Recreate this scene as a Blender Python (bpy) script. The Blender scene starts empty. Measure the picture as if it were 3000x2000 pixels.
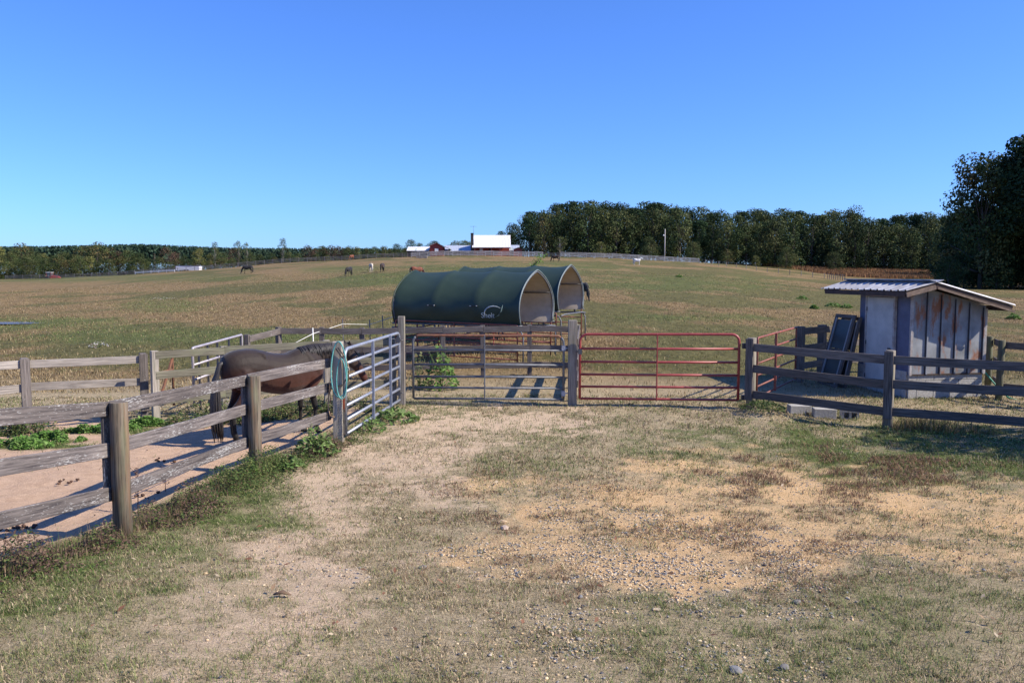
import bpy, bmesh, math, random
import numpy as np
from mathutils import Vector, Matrix, Quaternion
R = math.radians
random.seed(7); RNG = np.random.default_rng(11)
scene = bpy.context.scene
# ------------------------------------------------------------ camera, sky, sun
H = 2.6; F = 2421.0; PITCH = R(4.605)
cam_d = bpy.data.cameras.new('camera'); cam = bpy.data.objects.new('camera', cam_d)
scene.collection.objects.link(cam); scene.camera = cam
cam.location = (0, 0, H); cam.rotation_euler = (R(90) - PITCH, 0, 0)
cam_d.sensor_width = 36; cam_d.lens = F / 3000 * 36
cam_d.clip_start = 0.1; cam_d.clip_end = 6000
SUN_AZ = 103.0; SUN_EL = 40.0            # azimuth clockwise from +Y: low sun from the right
sd = Vector((math.sin(R(SUN_AZ)) * math.cos(R(SUN_EL)), math.cos(R(SUN_AZ)) * math.cos(R(SUN_EL)), math.sin(R(SUN_EL))))
sl = bpy.data.lights.new('sun', 'SUN'); sl.energy = 5.0; sl.angle = R(0.5); sl.color = (1.0, .90, .74)
so = bpy.data.objects.new('sun', sl); scene.collection.objects.link(so)
so.rotation_euler = (-sd).to_track_quat('-Z', 'Y').to_euler(); so.location = (30, -10, 30)
w = bpy.data.worlds.new('World'); scene.world = w; w.use_nodes = True
wn = w.node_tree.nodes; wl = w.node_tree.links; bgn = wn['Background']
sky = wn.new('ShaderNodeTexSky'); sky.sky_type = 'NISHITA'; sky.sun_disc = False
sky.sun_elevation = R(SUN_EL); sky.sun_rotation = R(SUN_AZ)
sky.altitude = 100; sky.air_density = 1.0; sky.dust_density = 0.5; sky.ozone_density = 7.0
tint = wn.new('ShaderNodeMix'); tint.data_type = 'RGBA'; tint.blend_type = 'MULTIPLY'; tint.inputs[0].default_value = 1; tint.inputs[7].default_value = (.59, .83, 1.32, 1)   # clear deep autumn blue
wl.new(sky.outputs[0], tint.inputs[6]); wl.new(tint.outputs[2], bgn.inputs[0]); bgn.inputs[1].default_value = 0.113
scene.view_settings.view_transform = 'Standard'; scene.view_settings.look = 'None'
scene.view_settings.exposure = 0.62; scene.view_settings.gamma = 1.0
scene.render.engine = 'CYCLES'
scene.cycles.max_bounces = 6; scene.cycles.transparent_max_bounces = 8
C = scene.collection

# ------------------------------------------------------------ terrain height and pixel helpers
SP = np.array([-2000, 0, 136, 360, 540, 800, 1000, 1100, 1300, 1500, 1640, 1800, 1945, 2040, 2150, 2230, 2400, 2600, 3000, 5000.])
SV = np.array([824, 820, 815, 806, 794, 774, 763, 754, 750, 751, 753, 758, 764, 768, 778, 790, 806, 815, 822, 826.])
SB = np.array([828, 824, 820, 812, 802, 784, 770, 761, 754, 755, 757, 761, 766, 769, 772, 775, 778, 783, 790, 800.])
def hgt(x, y):
    x = np.asarray(x, float); y = np.asarray(y, float)
    yy = np.maximum(y, 17.0); px = 1500 + F * np.clip(x / yy, -2, 2)
    zr = H + (805 - np.interp(px, SP, SV)) / F * 235
    zb = H + (805 - np.interp(px, SP, SB)) / F * 290
    d = y - 17.0
    t = (np.sqrt(d * d + 9) + d) / 2 / 218.0
    z = zr * np.minimum(t, 1)
    t2 = np.clip((y - 235) / 55, 0, 1)
    z = z + (zb - zr) * t2
    z = z - np.clip((y - 300) / 200, 0, 1) * 2.5 + np.clip((y - 480) / 200, 0, 1) * 5
    # hollow along the right-hand fence, little rise under the foreground
    z = z - 0.08 * np.exp(-((x - 8.6) / 2.9) ** 2 - ((y - 13.6) / 1.9) ** 2)
    z = z - 0.06 * np.exp(-((x + .9) / 1.3) ** 2 - ((y - 15.7) / .6) ** 2)
    z = z + 0.15 * np.exp(-((x - 4.55) / .5) ** 2 - ((y - 14.9) / .45) ** 2)
    z = z + 0.115 * np.clip(8.4 - y, 0, 8) - 0.02
    z = z + 0.03 * np.sin(x * .9 + 1.3) * np.sin(y * .7 + .4) * np.clip((y - 4) / 6, 0, 1)
    z = z + np.clip((y - 25) / 60, 0, 1) * np.clip((300 - y) / 60, 0, 1) * .22 * np.sin(x * .11 + y * .05) * np.sin(y * .09 - x * .03 + 1)
    return z
def hz(x, y): return float(hgt(x, y))
def ray(px, py):
    u = (px - 1500) / F; v = (py - 1000) / F
    return Vector((u, math.cos(PITCH) - v * math.sin(PITCH), -math.sin(PITCH) - v * math.cos(PITCH)))
def at_d(px, py, d):
    r = ray(px, py); t = d / r.y
    return Vector((r.x * t, d, H + r.z * t))
def gnd(px, py, far=700):
    r = ray(px, py); t0 = 2.0; t = 2.0
    while t < far:
        if H + r.z * t < hz(r.x * t, r.y * t): break
        t0 = t; t = t * 1.01 + .02
    for _ in range(25):
        m = (t0 + t) / 2
        if H + r.z * m < hz(r.x * m, r.y * m): t = m
        else: t0 = m
    x, y = r.x * t, r.y * t
    return Vector((x, y, hz(x, y)))
def xat(px, y): return (px - 1500) / F * y
def pix(x, y, z=0.0):
    """photo pixel in which a world point lies (used to say where a patch of ground is)"""
    c, s = math.cos(PITCH), math.sin(PITCH)
    dz = z - H; dep = y * c - dz * s; up = y * s + dz * c
    dep = np.where(dep < .5, .5, dep)
    return 1500 + F * x / dep, 1000 - F * up / dep

# ------------------------------------------------------------ numpy noise
def _hash(ix, iy, seed):
    n = (ix.astype(np.int64) * 374761393 + iy.astype(np.int64) * 668265263 + seed * 1442695041) & 0xffffffff
    n = ((n ^ (n >> 13)) * 1274126177) & 0xffffffff
    n = n ^ (n >> 16)
    return (n & 0xffff) / 65535.0
def vnoise(x, y, seed=0):
    ix = np.floor(x); iy = np.floor(y); fx = x - ix; fy = y - iy
    fx = fx * fx * (3 - 2 * fx); fy = fy * fy * (3 - 2 * fy)
    a = _hash(ix, iy, seed); b = _hash(ix + 1, iy, seed); c = _hash(ix, iy + 1, seed); d = _hash(ix + 1, iy + 1, seed)
    return (a * (1 - fx) + b * fx) * (1 - fy) + (c * (1 - fx) + d * fx) * fy
def fbm(x, y, sc, seed=0, o=4):
    x = np.asarray(x, float) * sc; y = np.asarray(y, float) * sc; s = 0; a = .5; t = 0
    for k in range(o):
        s = s + a * vnoise(x, y, seed + k * 17); t += a; a *= .5; x = x * 2.03 + 5.1; y = y * 2.03 + 3.7
    return s / t
def sst(x, a, b):
    t = np.clip((x - a) / (b - a), 0, 1); return t * t * (3 - 2 * t)

# ------------------------------------------------------------ materials
def new_mat(name):
    m = bpy.data.materials.new(name); m.use_nodes = True
    nt = m.node_tree; b = nt.nodes['Principled BSDF']
    return m, nt, b
def nd(nt, typ, **kw):
    n = nt.nodes.new(typ)
    for k, v in kw.items():
        if k.startswith('i_'): n.inputs[k[2:].replace('_', ' ')].default_value = v
        else: setattr(n, k, v)
    return n
def ramp(nt, stops, fac=None):
    n = nt.nodes.new('ShaderNodeValToRGB'); e = n.color_ramp.elements
    while len(e) < len(stops): e.new(0.5)
    for el, (p, c) in zip(e, stops):
        el.position = p; el.color = (*c, 1) if len(c) == 3 else c
    if fac is not None: nt.links.new(fac, n.inputs[0])
    return n
def mixc(nt, fac, a, b, mode='MIX'):
    n = nt.nodes.new('ShaderNodeMix'); n.data_type = 'RGBA'; n.blend_type = mode
    for sock, v in ((n.inputs[0], fac), (n.inputs[6], a), (n.inputs[7], b)):
        if hasattr(v, 'links'): nt.links.new(v, sock)
        elif isinstance(v, tuple): sock.default_value = (*v, 1)
        else: sock.default_value = v
    return n.outputs[2]
def mapped(nt, kind, scale):
    tc = nt.nodes.new('ShaderNodeTexCoord'); mp = nt.nodes.new('ShaderNodeMapping')
    nt.links.new(tc.outputs[kind], mp.inputs[0]); mp.inputs['Scale'].default_value = scale
    return mp.outputs[0]
def noise(nt, vec, scale, detail=4, rough=.55):
    n = nt.nodes.new('ShaderNodeTexNoise'); n.inputs['Scale'].default_value = scale
    n.inputs['Detail'].default_value = detail; n.inputs['Roughness'].default_value = rough
    if vec is not None: nt.links.new(vec, n.inputs['Vector'])
    return n.outputs[0]
def bump(nt, b, h, st=.3, dist=.01):
    n = nt.nodes.new('ShaderNodeBump'); n.inputs['Strength'].default_value = st; n.inputs['Distance'].default_value = dist
    nt.links.new(h, n.inputs['Height']); nt.links.new(n.outputs[0], b.inputs['Normal'])

def wood(name, dark, light, lichen=0.0, moss=0.0, warm=None):
    """weathered board: grain runs along U (metres), lichen specks, per-piece tone"""
    m, nt, b = new_mat(name)
    oi = nt.nodes.new('ShaderNodeObjectInfo')
    tc = nt.nodes.new('ShaderNodeTexCoord'); mp = nt.nodes.new('ShaderNodeMapping')
    nt.links.new(tc.outputs['UV'], mp.inputs[0])
    sc = nt.nodes.new('ShaderNodeVectorMath'); sc.operation = 'SCALE'; sc.inputs[0].default_value = (37, 11, 0)
    nt.links.new(oi.outputs['Random'], sc.inputs['Scale']); nt.links.new(sc.outputs[0], mp.inputs['Location'])
    m2 = nt.nodes.new('ShaderNodeMapping'); m2.inputs['Scale'].default_value = (2.2, 45, 1); nt.links.new(mp.outputs[0], m2.inputs[0])
    g = noise(nt, m2.outputs[0], 1.0, 6, .65)
    m3 = nt.nodes.new('ShaderNodeMapping'); m3.inputs['Scale'].default_value = (1.3, 5, 1); nt.links.new(mp.outputs[0], m3.inputs[0])
    g2 = noise(nt, m3.outputs[0], 1.0, 3)
    c = ramp(nt, [(.36, dark), (.50, tuple((a + b_) / 2 for a, b_ in zip(dark, light))), (.66, light)], g).outputs[0]
    tone = ramp(nt, [(.3, (.72, .70, .68)), (.7, (1.18, 1.16, 1.12))], g2).outputs[0]
    c = mixc(nt, 1.0, c, tone, 'MULTIPLY')
    tn = ramp(nt, [(0, (.8, .79, .78)), (1, (1.15, 1.15, 1.15))], oi.outputs['Random']).outputs[0]
    c = mixc(nt, 1.0, c, tn, 'MULTIPLY')
    if warm:
        m5 = nt.nodes.new('ShaderNodeMapping'); m5.inputs['Scale'].default_value = (.9, 14, 1); nt.links.new(mp.outputs[0], m5.inputs[0])
        wn_ = noise(nt, m5.outputs[0], 1.0, 3)
        c = mixc(nt, ramp(nt, [(.5, (0, 0, 0)), (.66, (.7, .7, .7))], wn_).outputs[0], c, warm)
    if moss:
        mn = noise(nt, m3.outputs[0], 1.7, 4)
        c = mixc(nt, ramp(nt, [(.5, (0, 0, 0)), (.72, (moss, moss, moss))], mn).outputs[0], c, (.16, .19, .09))
    if lichen:
        m4 = nt.nodes.new('ShaderNodeMapping'); m4.inputs['Scale'].default_value = (16, 75, 1); nt.links.new(mp.outputs[0], m4.inputs[0])
        ln = noise(nt, m4.outputs[0], 1.0, 3, .7)
        cl = noise(nt, m3.outputs[0], 1.1, 2)
        ad = nt.nodes.new('ShaderNodeMath'); ad.operation = 'MULTIPLY_ADD'; ad.inputs[1].default_value = .55; nt.links.new(cl, ad.inputs[0]); nt.links.new(ln, ad.inputs[2])
        k = ramp(nt, [(.985 - .09 * lichen, (0, 0, 0)), (1.06 - .09 * lichen, (.8, .8, .8))], ad.outputs[0]).outputs[0]
        c = mixc(nt, k, c, (.40, .395, .385))
    nt.links.new(c, b.inputs['Base Color']); b.inputs['Roughness'].default_value = .88
    bump(nt, b, g, .5, .006)
    return m
def plain(name, col, rough=.6, metal=0.0, var=.25, scale=6, col2=None, bmp=.1, lo=.35, hi=.65, spec=None):
    m, nt, b = new_mat(name)
    v = mapped(nt, 'Object', (1, 1, 1)); n = noise(nt, v, scale, 5, .6)
    c2 = col2 or tuple(c * (1 - var) for c in col)
    c = ramp(nt, [(lo, c2), (hi, col)], n).outputs[0]
    nt.links.new(c, b.inputs['Base Color']); b.inputs['Roughness'].default_value = rough; b.inputs['Metallic'].default_value = metal
    if spec is not None: b.inputs['Specular IOR Level'].default_value = spec
    if bmp: bump(nt, b, n, bmp, .01)
    return m
def attr_mat(name, rough=.8, transl=0.0, var=.25, spec=.2):
    """colour from the mesh's own 'col' attribute (blade or leaf colour), slight noise"""
    m, nt, b = new_mat(name)
    a = nt.nodes.new('ShaderNodeAttribute'); a.attribute_name = 'col'
    oi = nt.nodes.new('ShaderNodeObjectInfo')
    t = ramp(nt, [(0, (1 - var, 1 - var, 1 - var)), (1, (1 + var, 1 + var * .9, 1 + var * .8))], oi.outputs['Random']).outputs[0]
    c = mixc(nt, 1.0, a.outputs['Color'], t, 'MULTIPLY')
    nt.links.new(c, b.inputs['Base Color']); b.inputs['Roughness'].default_value = rough; b.inputs['Specular IOR Level'].default_value = spec
    if transl:
        tr = nt.nodes.new('ShaderNodeBsdfTranslucent'); mx = nt.nodes.new('ShaderNodeMixShader'); mx.inputs[0].default_value = transl
        nt.links.new(c, tr.inputs[0]); nt.links.new(b.outputs[0], mx.inputs[1]); nt.links.new(tr.outputs[0], mx.inputs[2])
        nt.links.new(mx.outputs[0], nt.nodes['Material Output'].inputs[0])
    return m

# ------------------------------------------------------------ mesh helpers
class MB:
    def __init__(s): s.v = []; s.f = []; s.uv = []; s.mi = []; s.sm = []
    def add(s, vs, fs, uvs=None, mi=0, sm=False):
        o = len(s.v); s.v += [tuple(p) for p in vs]
        for k, f in enumerate(fs):
            s.f.append([i + o for i in f]); s.uv.append(uvs[k] if uvs else [(0, 0)] * len(f)); s.mi.append(mi); s.sm.append(sm)
    def box(s, c, size, rot=None, mi=0):
        c = Vector(c); hx, hy, hz_ = [q / 2 for q in size]
        P = [Vector((x, y, z)) for x in (-hx, hx) for y in (-hy, hy) for z in (-hz_, hz_)]
        if rot is not None: P = [rot @ p for p in P]
        P = [p + c for p in P]
        F_ = [(0, 1, 3, 2), (4, 6, 7, 5), (0, 4, 5, 1), (2, 3, 7, 6), (0, 2, 6, 4), (1, 5, 7, 3)]
        dims = [(size[2], size[1])] * 2 + [(size[0], size[2])] * 2 + [(size[1], size[0])] * 2
        U = []
        order = [('yz'), ('yz'), ('xz'), ('xz'), ('xy'), ('xy')]
        L = [(x, y, z) for x in (-hx, hx) for y in (-hy, hy) for z in (-hz_, hz_)]
        big = max(range(3), key=lambda i: size[i])
        for f in F_:
            q = []
            for i in f:
                p = L[i]; oth = [j for j in range(3) if j != big]
                q.append((p[big], p[oth[0]] + p[oth[1]]))
            U.append(q)
        s.add(P, F_, U, mi)
    def bar(s, p0, p1, w, h, up=(0, 0, 1), mi=0, warp=0.0):
        """board from p0 to p1: w thick (sideways), h tall"""
        p0 = Vector(p0); p1 = Vector(p1); d = p1 - p0; L = d.length; x = d.normalized()
        y = Vector(up).cross(x)
        if y.length < 1e-4: y = Vector((1, 0, 0))
        y.normalize(); z = x.cross(y)
        n = 4 if warp else 1; rings = []
        for k in range(n + 1):
            t = k / n; o = z * (warp * math.sin(t * math.pi))
            c = p0 + d * t + o
            rings.append([c + y * a * w / 2 + z * b * h / 2 for a, b in ((-1, -1), (1, -1), (1, 1), (-1, 1))])
        V = [p for r in rings for p in r]; F_ = []; U = []
        vv = [0, w, w + h, 2 * w + h, 2 * (w + h)]
        for k in range(n):
            for j in range(4):
                a = k * 4 + j; b = k * 4 + (j + 1) % 4
                F_.append((a, b, b + 4, a + 4)); u0 = L * k / n; u1 = L * (k + 1) / n
                U.append([(u0, vv[j]), (u0, vv[j + 1]), (u1, vv[j + 1]), (u1, vv[j])])
        F_.append((3, 2, 1, 0)); U.append([(0, 0), (w, 0), (w, h), (0, h)])
        e = n * 4; F_.append((e, e + 1, e + 2, e + 3)); U.append([(0, 0), (w, 0), (w, h), (0, h)])
        s.add(V, F_, U, mi)
    def tube(s, pts, rad, seg=10, mi=0, cap=True, sm=True, ry=None, jit=0):
        pts = [Vector(p) for p in pts]; n = len(pts)
        if not hasattr(rad, '__len__'): rad = [rad] * n
        if ry is None: ry = rad
        elif not hasattr(ry, '__len__'): ry = [ry] * n
        t0 = (pts[1] - pts[0]).normalized()
        ref = Vector((0, 0, 1)) if abs(t0.z) < .9 else Vector((0, 1, 0))
        nx = t0.cross(ref).normalized(); V = []; F_ = []; U = []; L = 0; us = []
        for i, p in enumerate(pts):
            if i: L += (p - pts[i - 1]).length
            us.append(L)
            t = (pts[min(i + 1, n - 1)] - pts[max(i - 1, 0)]).normalized()
            nx = (nx - t * nx.dot(t)).normalized(); ny = t.cross(nx)
            for k in range(seg):
                a = 2 * math.pi * k / seg; j = 1 + (random.uniform(-jit, jit) if jit else 0)
                V.append(p + nx * math.cos(a) * rad[i] * j + ny * math.sin(a) * ry[i] * j)
        per = 2 * math.pi * max(rad)
        for i in range(n - 1):
            for k in range(seg):
                a = i * seg + k; b = i * seg + (k + 1) % seg
                F_.append((a, b, b + seg, a + seg)); v0 = per * k / seg; v1 = per * (k + 1) / seg
                U.append([(us[i], v0), (us[i], v1), (us[i + 1], v1), (us[i + 1], v0)])
        s.add(V, F_, U, mi, sm)
        if cap:
            o = len(s.v) - len(V)
            for base, rev in ((0, True), ((n - 1) * seg, False)):
                f = [o + base + k for k in range(seg)]
                if rev: f.reverse()
                s.f.append(f); s.uv.append([(s.v[i][0], s.v[i][1]) for i in f]); s.mi.append(mi); s.sm.append(False)
    def loft(s, rings, sm=True, cap=True, mi=0):
        n = len(rings[0]); V = [p for r in rings for p in r]; F_ = []
        for i in range(len(rings) - 1):
            for k in range(n):
                a = i * n + k; b = i * n + (k + 1) % n; F_.append((a, b, b + n, a + n))
        s.add(V, F_, None, mi, sm)
        if cap:
            o = len(s.v) - len(V); e = o + (len(rings) - 1) * n
            s.f.append([o + k for k in range(n)][::-1]); s.f.append([e + k for k in range(n)])
            for _ in range(2): s.uv.append([(0, 0)] * n); s.mi.append(mi); s.sm.append(False)
    def mesh(s, name, off=(0, 0, 0)):
        me = bpy.data.meshes.new(name); ox, oy, oz = off
        me.from_pydata([(x - ox, y - oy, z - oz) for x, y, z in s.v], [], s.f)
        uv = me.uv_layers.new(name='UVMap')
        flat = np.array([c for q in s.uv for p in q for c in p], dtype=np.float32)
        uv.data.foreach_set('uv', flat)
        me.polygons.foreach_set('material_index', np.array(s.mi, dtype=np.int32))
        me.polygons.foreach_set('use_smooth', np.array(s.sm, dtype=bool))
        me.update(); return me
    def build(s, name, mats, parent=None, bevel=0):
        off = parent.location if parent is not None else (0, 0, 0)
        me = s.mesh(name, off)
        for m in (mats if isinstance(mats, (list, tuple)) else [mats]): me.materials.append(m)
        o = bpy.data.objects.new(name, me); C.objects.link(o)
        if parent is not None: o.parent = parent
        if bevel:
            b = o.modifiers.new('bevel', 'BEVEL'); b.width = bevel; b.segments = 1; b.limit_method = 'ANGLE'
        return o
def tag(o, label=None, cat=None, group=None, kind=None):
    if label: o['label'] = label
    if cat: o['category'] = cat
    if group: o['group'] = group
    if kind: o['kind'] = kind
    return o
def thing(name, loc, label, cat, group=None):
    o = bpy.data.objects.new(name, None); C.objects.link(o); o.location = loc; o.empty_display_size = .3
    return tag(o, label, cat, group)
def copy_tree(root, loc=None, rz=None, sc=None, mats=None):
    c = root.copy(); C.objects.link(c)
    if loc is not None: c.location = loc
    if rz is not None: c.rotation_euler = (0, 0, rz)
    if sc is not None: c.scale = sc if hasattr(sc, '__len__') else (sc, sc, sc)
    for ch in root.children:
        d = ch.copy(); C.objects.link(d); d.parent = c
        if mats and ch.name.split('.')[0] in mats:
            d.material_slots[0].link = 'OBJECT'; d.material_slots[0].material = mats[ch.name.split('.')[0]]
        for g in ch.children:
            e = g.copy(); C.objects.link(e); e.parent = d
    return c
def np_mesh(name, V, Fq, cols, mat, parent=None, nper=None):
    """V (n,3), Fq (m,k) faces, cols (m or n,3) per-vertex colours"""
    me = bpy.data.meshes.new(name); n = len(V); m, k = Fq.shape
    me.vertices.add(n); me.vertices.foreach_set('co', V.astype(np.float32).ravel())
    me.loops.add(m * k); me.loops.foreach_set('vertex_index', Fq.astype(np.int32).ravel())
    me.polygons.add(m); me.polygons.foreach_set('loop_start', np.arange(0, m * k, k, dtype=np.int32))
    me.update(calc_edges=True)
    at = me.color_attributes.new('col', 'FLOAT_COLOR', 'POINT')
    c4 = np.ones((n, 4), np.float32); c4[:, :3] = cols; at.data.foreach_set('color', c4.ravel())
    me.materials.append(mat)
    o = bpy.data.objects.new(name, me); C.objects.link(o)
    if parent is not None: o.parent = parent
    return o
def blades_geo(x, y, z, h, wd, az, lean, cols):
    """bent grass blades: 5 verts, 1 quad + 1 tri written as 2 quads (degenerate-free) -> use 2 tris + tip"""
    n = len(x); ca, sa = np.cos(az), np.sin(az); px_, py_ = -sa, ca
    l1 = h * np.cos(lean * .6) * .55; o1 = h * np.sin(lean * .6) * .55
    l2 = l1 + h * np.cos(lean * 1.2) * .45; o2 = o1 + h * np.sin(lean * 1.2) * .45
    V = np.zeros((n, 5, 3))
    V[:, 0] = np.stack([x + px_ * wd / 2, y + py_ * wd / 2, z - .005], 1)
    V[:, 1] = np.stack([x - px_ * wd / 2, y - py_ * wd / 2, z - .005], 1)
    V[:, 2] = np.stack([x + ca * o1 - px_ * wd * .4, y + sa * o1 - py_ * wd * .4, z + l1], 1)
    V[:, 3] = np.stack([x + ca * o1 + px_ * wd * .4, y + sa * o1 + py_ * wd * .4, z + l1], 1)
    V[:, 4] = np.stack([x + ca * o2, y + sa * o2, z + l2], 1)
    b = np.arange(n)[:, None] * 5
    T = np.concatenate([b + [0, 1, 2], b + [0, 2, 3], b + [3, 2, 4]], 0)
    return V.reshape(-1, 3), T, np.repeat(cols, 5, 0)
# ------------------------------------------------------------ ground cover masks (what grows or lies where)
def ell(px, py, cx, cy, rx, ry, soft=.5):
    d = np.sqrt(((px - cx) / rx) ** 2 + ((py - cy) / ry) ** 2)
    return sst(-d, -1 - soft / 2, -1 + soft / 2)
def fence_x(y): return np.interp(y, [4, 7.9, 10.85, 12.7, 16.3, 18], [-4.25, -3.8, -3.42, -2.7, -2.15, -2.1])
def masks(x, y):
    x = np.asarray(x, float); y = np.asarray(y, float)
    px, py = pix(x, y, hgt(x, y)); wob = (fbm(x, y, 1.1, 3) - .5); w2 = (fbm(x, y, 4.0, 8) - .5); w3 = fbm(x, y, 11, 21, 3)
    near = 1 - sst(y, 16.5, 19)
    pxw = px + wob * 500; pyw = py + w2 * 120
    dirt = np.zeros_like(x)
    for e in ((1450, 1240, 330, 34, .6, 1.), (1230, 1330, 190, 60, .9, .85), (1010, 1420, 190, 75, .9, .9), (900, 1590, 170, 130, 1., .75),
              (800, 1790, 260, 160, 1., .75), (640, 1950, 340, 100, 1., .7), (1330, 1440, 130, 40, .8, .8), (1230, 1650, 130, 35, .8, .7)):
        dirt = np.maximum(dirt, ell(pxw, pyw, *e[:5]) * e[5])
    sand = np.zeros_like(x)
    holes = sst(fbm(x, y, 1.35, 141, 5), .44, .56)
    for e in ((2000, 1560, 620, 175, .5, 1.), (2500, 1480, 500, 110, .6, .9), (2850, 1560, 420, 110, .7, .8), (1500, 1620, 240, 70, .7, .9), (2150, 1390, 350, 80, .8, .7),
              (2900, 1660, 230, 30, .8, .6), (1560, 1430, 260, 50, .9, .6)):
        sand = np.maximum(sand, ell(pxw, pyw, *e[:5]) * e[5])
    grav = np.zeros_like(x)
    for e in ((1700, 1510, 330, 70, .8, .8), (2050, 1640, 500, 120, .8, .9), (2300, 1760, 300, 60, .7, 1.), (1560, 1560, 130, 90, .8, .7), (1600, 1900, 330, 100, .9, .7), (1450, 1630, 200, 40, .8, .7),
              (2350, 1430, 400, 60, .9, .3), (850, 1700, 200, 60, 1, .25), (2250, 1930, 200, 60, 1, .3)):
        grav = np.maximum(grav, ell(pxw, pyw, *e[:5]) * e[5])
    brown = np.zeros_like(x)
    for e in ((2450, 1400, 420, 90, .9, 1.), (1900, 1500, 500, 110, .9, .6), (1480, 1480, 230, 110, .9, .8), (1500, 1700, 260, 60, .9, .7), (2350, 1560, 400, 90, .9, .7), (2350, 1700, 220, 90, .9, .6)):
        brown = np.maximum(brown, ell(pxw, pyw, *e[:5]) * e[5])
    brown = brown * sst(fbm(x, y, 2.4, 33, 5), .43, .56)
    sand = sand * (1 - .36 * holes) * (1 - .35 * brown)
    dirt = dirt * (.7 + .5 * sst(fbm(x, y, 1.6, 151, 5), .38, .55))
    green = np.zeros_like(x)
    for e in ((250, 1650, 420, 120, .9, .9), (50, 1740, 300, 120, .9, .9), (620, 1500, 260, 80, .9, .7), (2700, 1350, 560, 110, .9, .9), (2080, 1300, 330, 45, .9, .6),
              (1700, 1330, 420, 60, .9, .35), (2600, 1860, 500, 200, 1., .35), (1900, 1850, 300, 80, 1, .3), (830, 1320, 150, 60, .9, .6), (2350, 1260, 250, 30, .8, .6)):
        green = np.maximum(green, ell(pxw, pyw, *e[:5]) * e[5])
    green = green * (.5 + .5 * sst(fbm(x, y, 1.7, 41), .35, .6))
    # paddock of bare sandy soil left of the near fence
    fx = fence_x(y); H_line = 14.5 + (x + 6.3) * .46
    pad = sst(fx - x, .25, .8) * (1 - sst(y - np.minimum(H_line, 17), -.6, .1)) * (x > -30)
    pad2 = sst(-x, 4.2, 5) * (1 - sst(y, 14.5, 15.4)) * sst(-x + fx * 0, 3.5, 4.5)
    pad = np.maximum(pad, pad2) * near
    strip = ell(px, py, 110, 1302, 230, 15, .9) + ell(px, py, 330, 1262, 150, 12, .9) + ell(px, py, 480, 1238, 160, 12, .9) + .8 * ell(px, py, 700, 1218, 260, 16, .9) + .5 * ell(px, py, 300, 1212, 400, 8, .9)
    strip = np.clip(strip * (.4 + .8 * sst(fbm(x, y, 2.2, 161), .38, .55)), 0, 1)
    padg = np.clip(strip, 0, 1)
    # pasture beyond: brown standing hay against green flushes
    far = sst(y, 17, 22)
    ph = fbm(x, y, .07, 61, 5) * .6 + fbm(x, y * .6, .35, 67, 4) * .4
    leftness = sst(-x / np.maximum(y, 17), -.15, .25)
    straw = sst(ph + leftness * .07 - .04 + .18 * (fbm(x, y, .16, 171, 3) - .5), .41, .56)
    flush = np.zeros_like(x)
    for e in ((480, 895, 150, 22, .9), (1130, 820, 200, 25, .9), (560, 985, 560, 28, 1.), (150, 948, 300, 22, .9), (250, 815, 600, 14, 1.), (1000, 790, 160, 14, 1.), (1480, 785, 400, 20, 1.2),
              (2000, 830, 350, 30, 1.2), (2050, 930, 260, 14, 1.2), (980, 1000, 200, 30, .9), (1200, 985, 150, 25, 1.)):
        flush = np.maximum(flush, ell(px + wob * 160, py + w2 * 25, *e))
    return dict(px=px, py=py, dirt=dirt * (1 - pad) * near, sand=sand * near, grav=grav * near, brown=brown * near, green=green, pad=pad, padg=padg * pad, far=far, straw=straw, flush=flush * far, near=near)

# ------------------------------------------------------------ ground sheet
def axis(lo, a, b, hi, step, grow, growlo=None):
    v = list(np.arange(a, b, step)); s = step
    while v[-1] < hi: s *= grow; v.append(v[-1] + s)
    s = step
    while v[0] > lo: s *= (growlo or grow); v.insert(0, v[0] - s)
    return np.array(v)
gx = axis(-1500, -9, 11, 1500, .085, 1.045); gy = axis(-60, 3.3, 17.5, 2600, .07, 1.021, 1.3)
X, Y = np.meshgrid(gx, gy); X = X.ravel(); Y = Y.ravel(); Z = hgt(X, Y)
mk = masks(X, Y)
bare = np.clip(mk['sand'] + mk['dirt'] + mk['pad'], 0, 1)
Z = Z + (fbm(X, Y, 2.2, 77) - .5) * .05 * mk['near'] + (fbm(X, Y, 9, 78, 3) - .5) * .022 * mk['near'] * (.5 + bare)
nx_, ny_ = len(gx), len(gy)
ii, jj = np.meshgrid(np.arange(nx_ - 1), np.arange(ny_ - 1)); a0 = (jj * nx_ + ii).ravel()
Fg = np.stack([a0, a0 + 1, a0 + nx_ + 1, a0 + nx_], 1)
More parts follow.
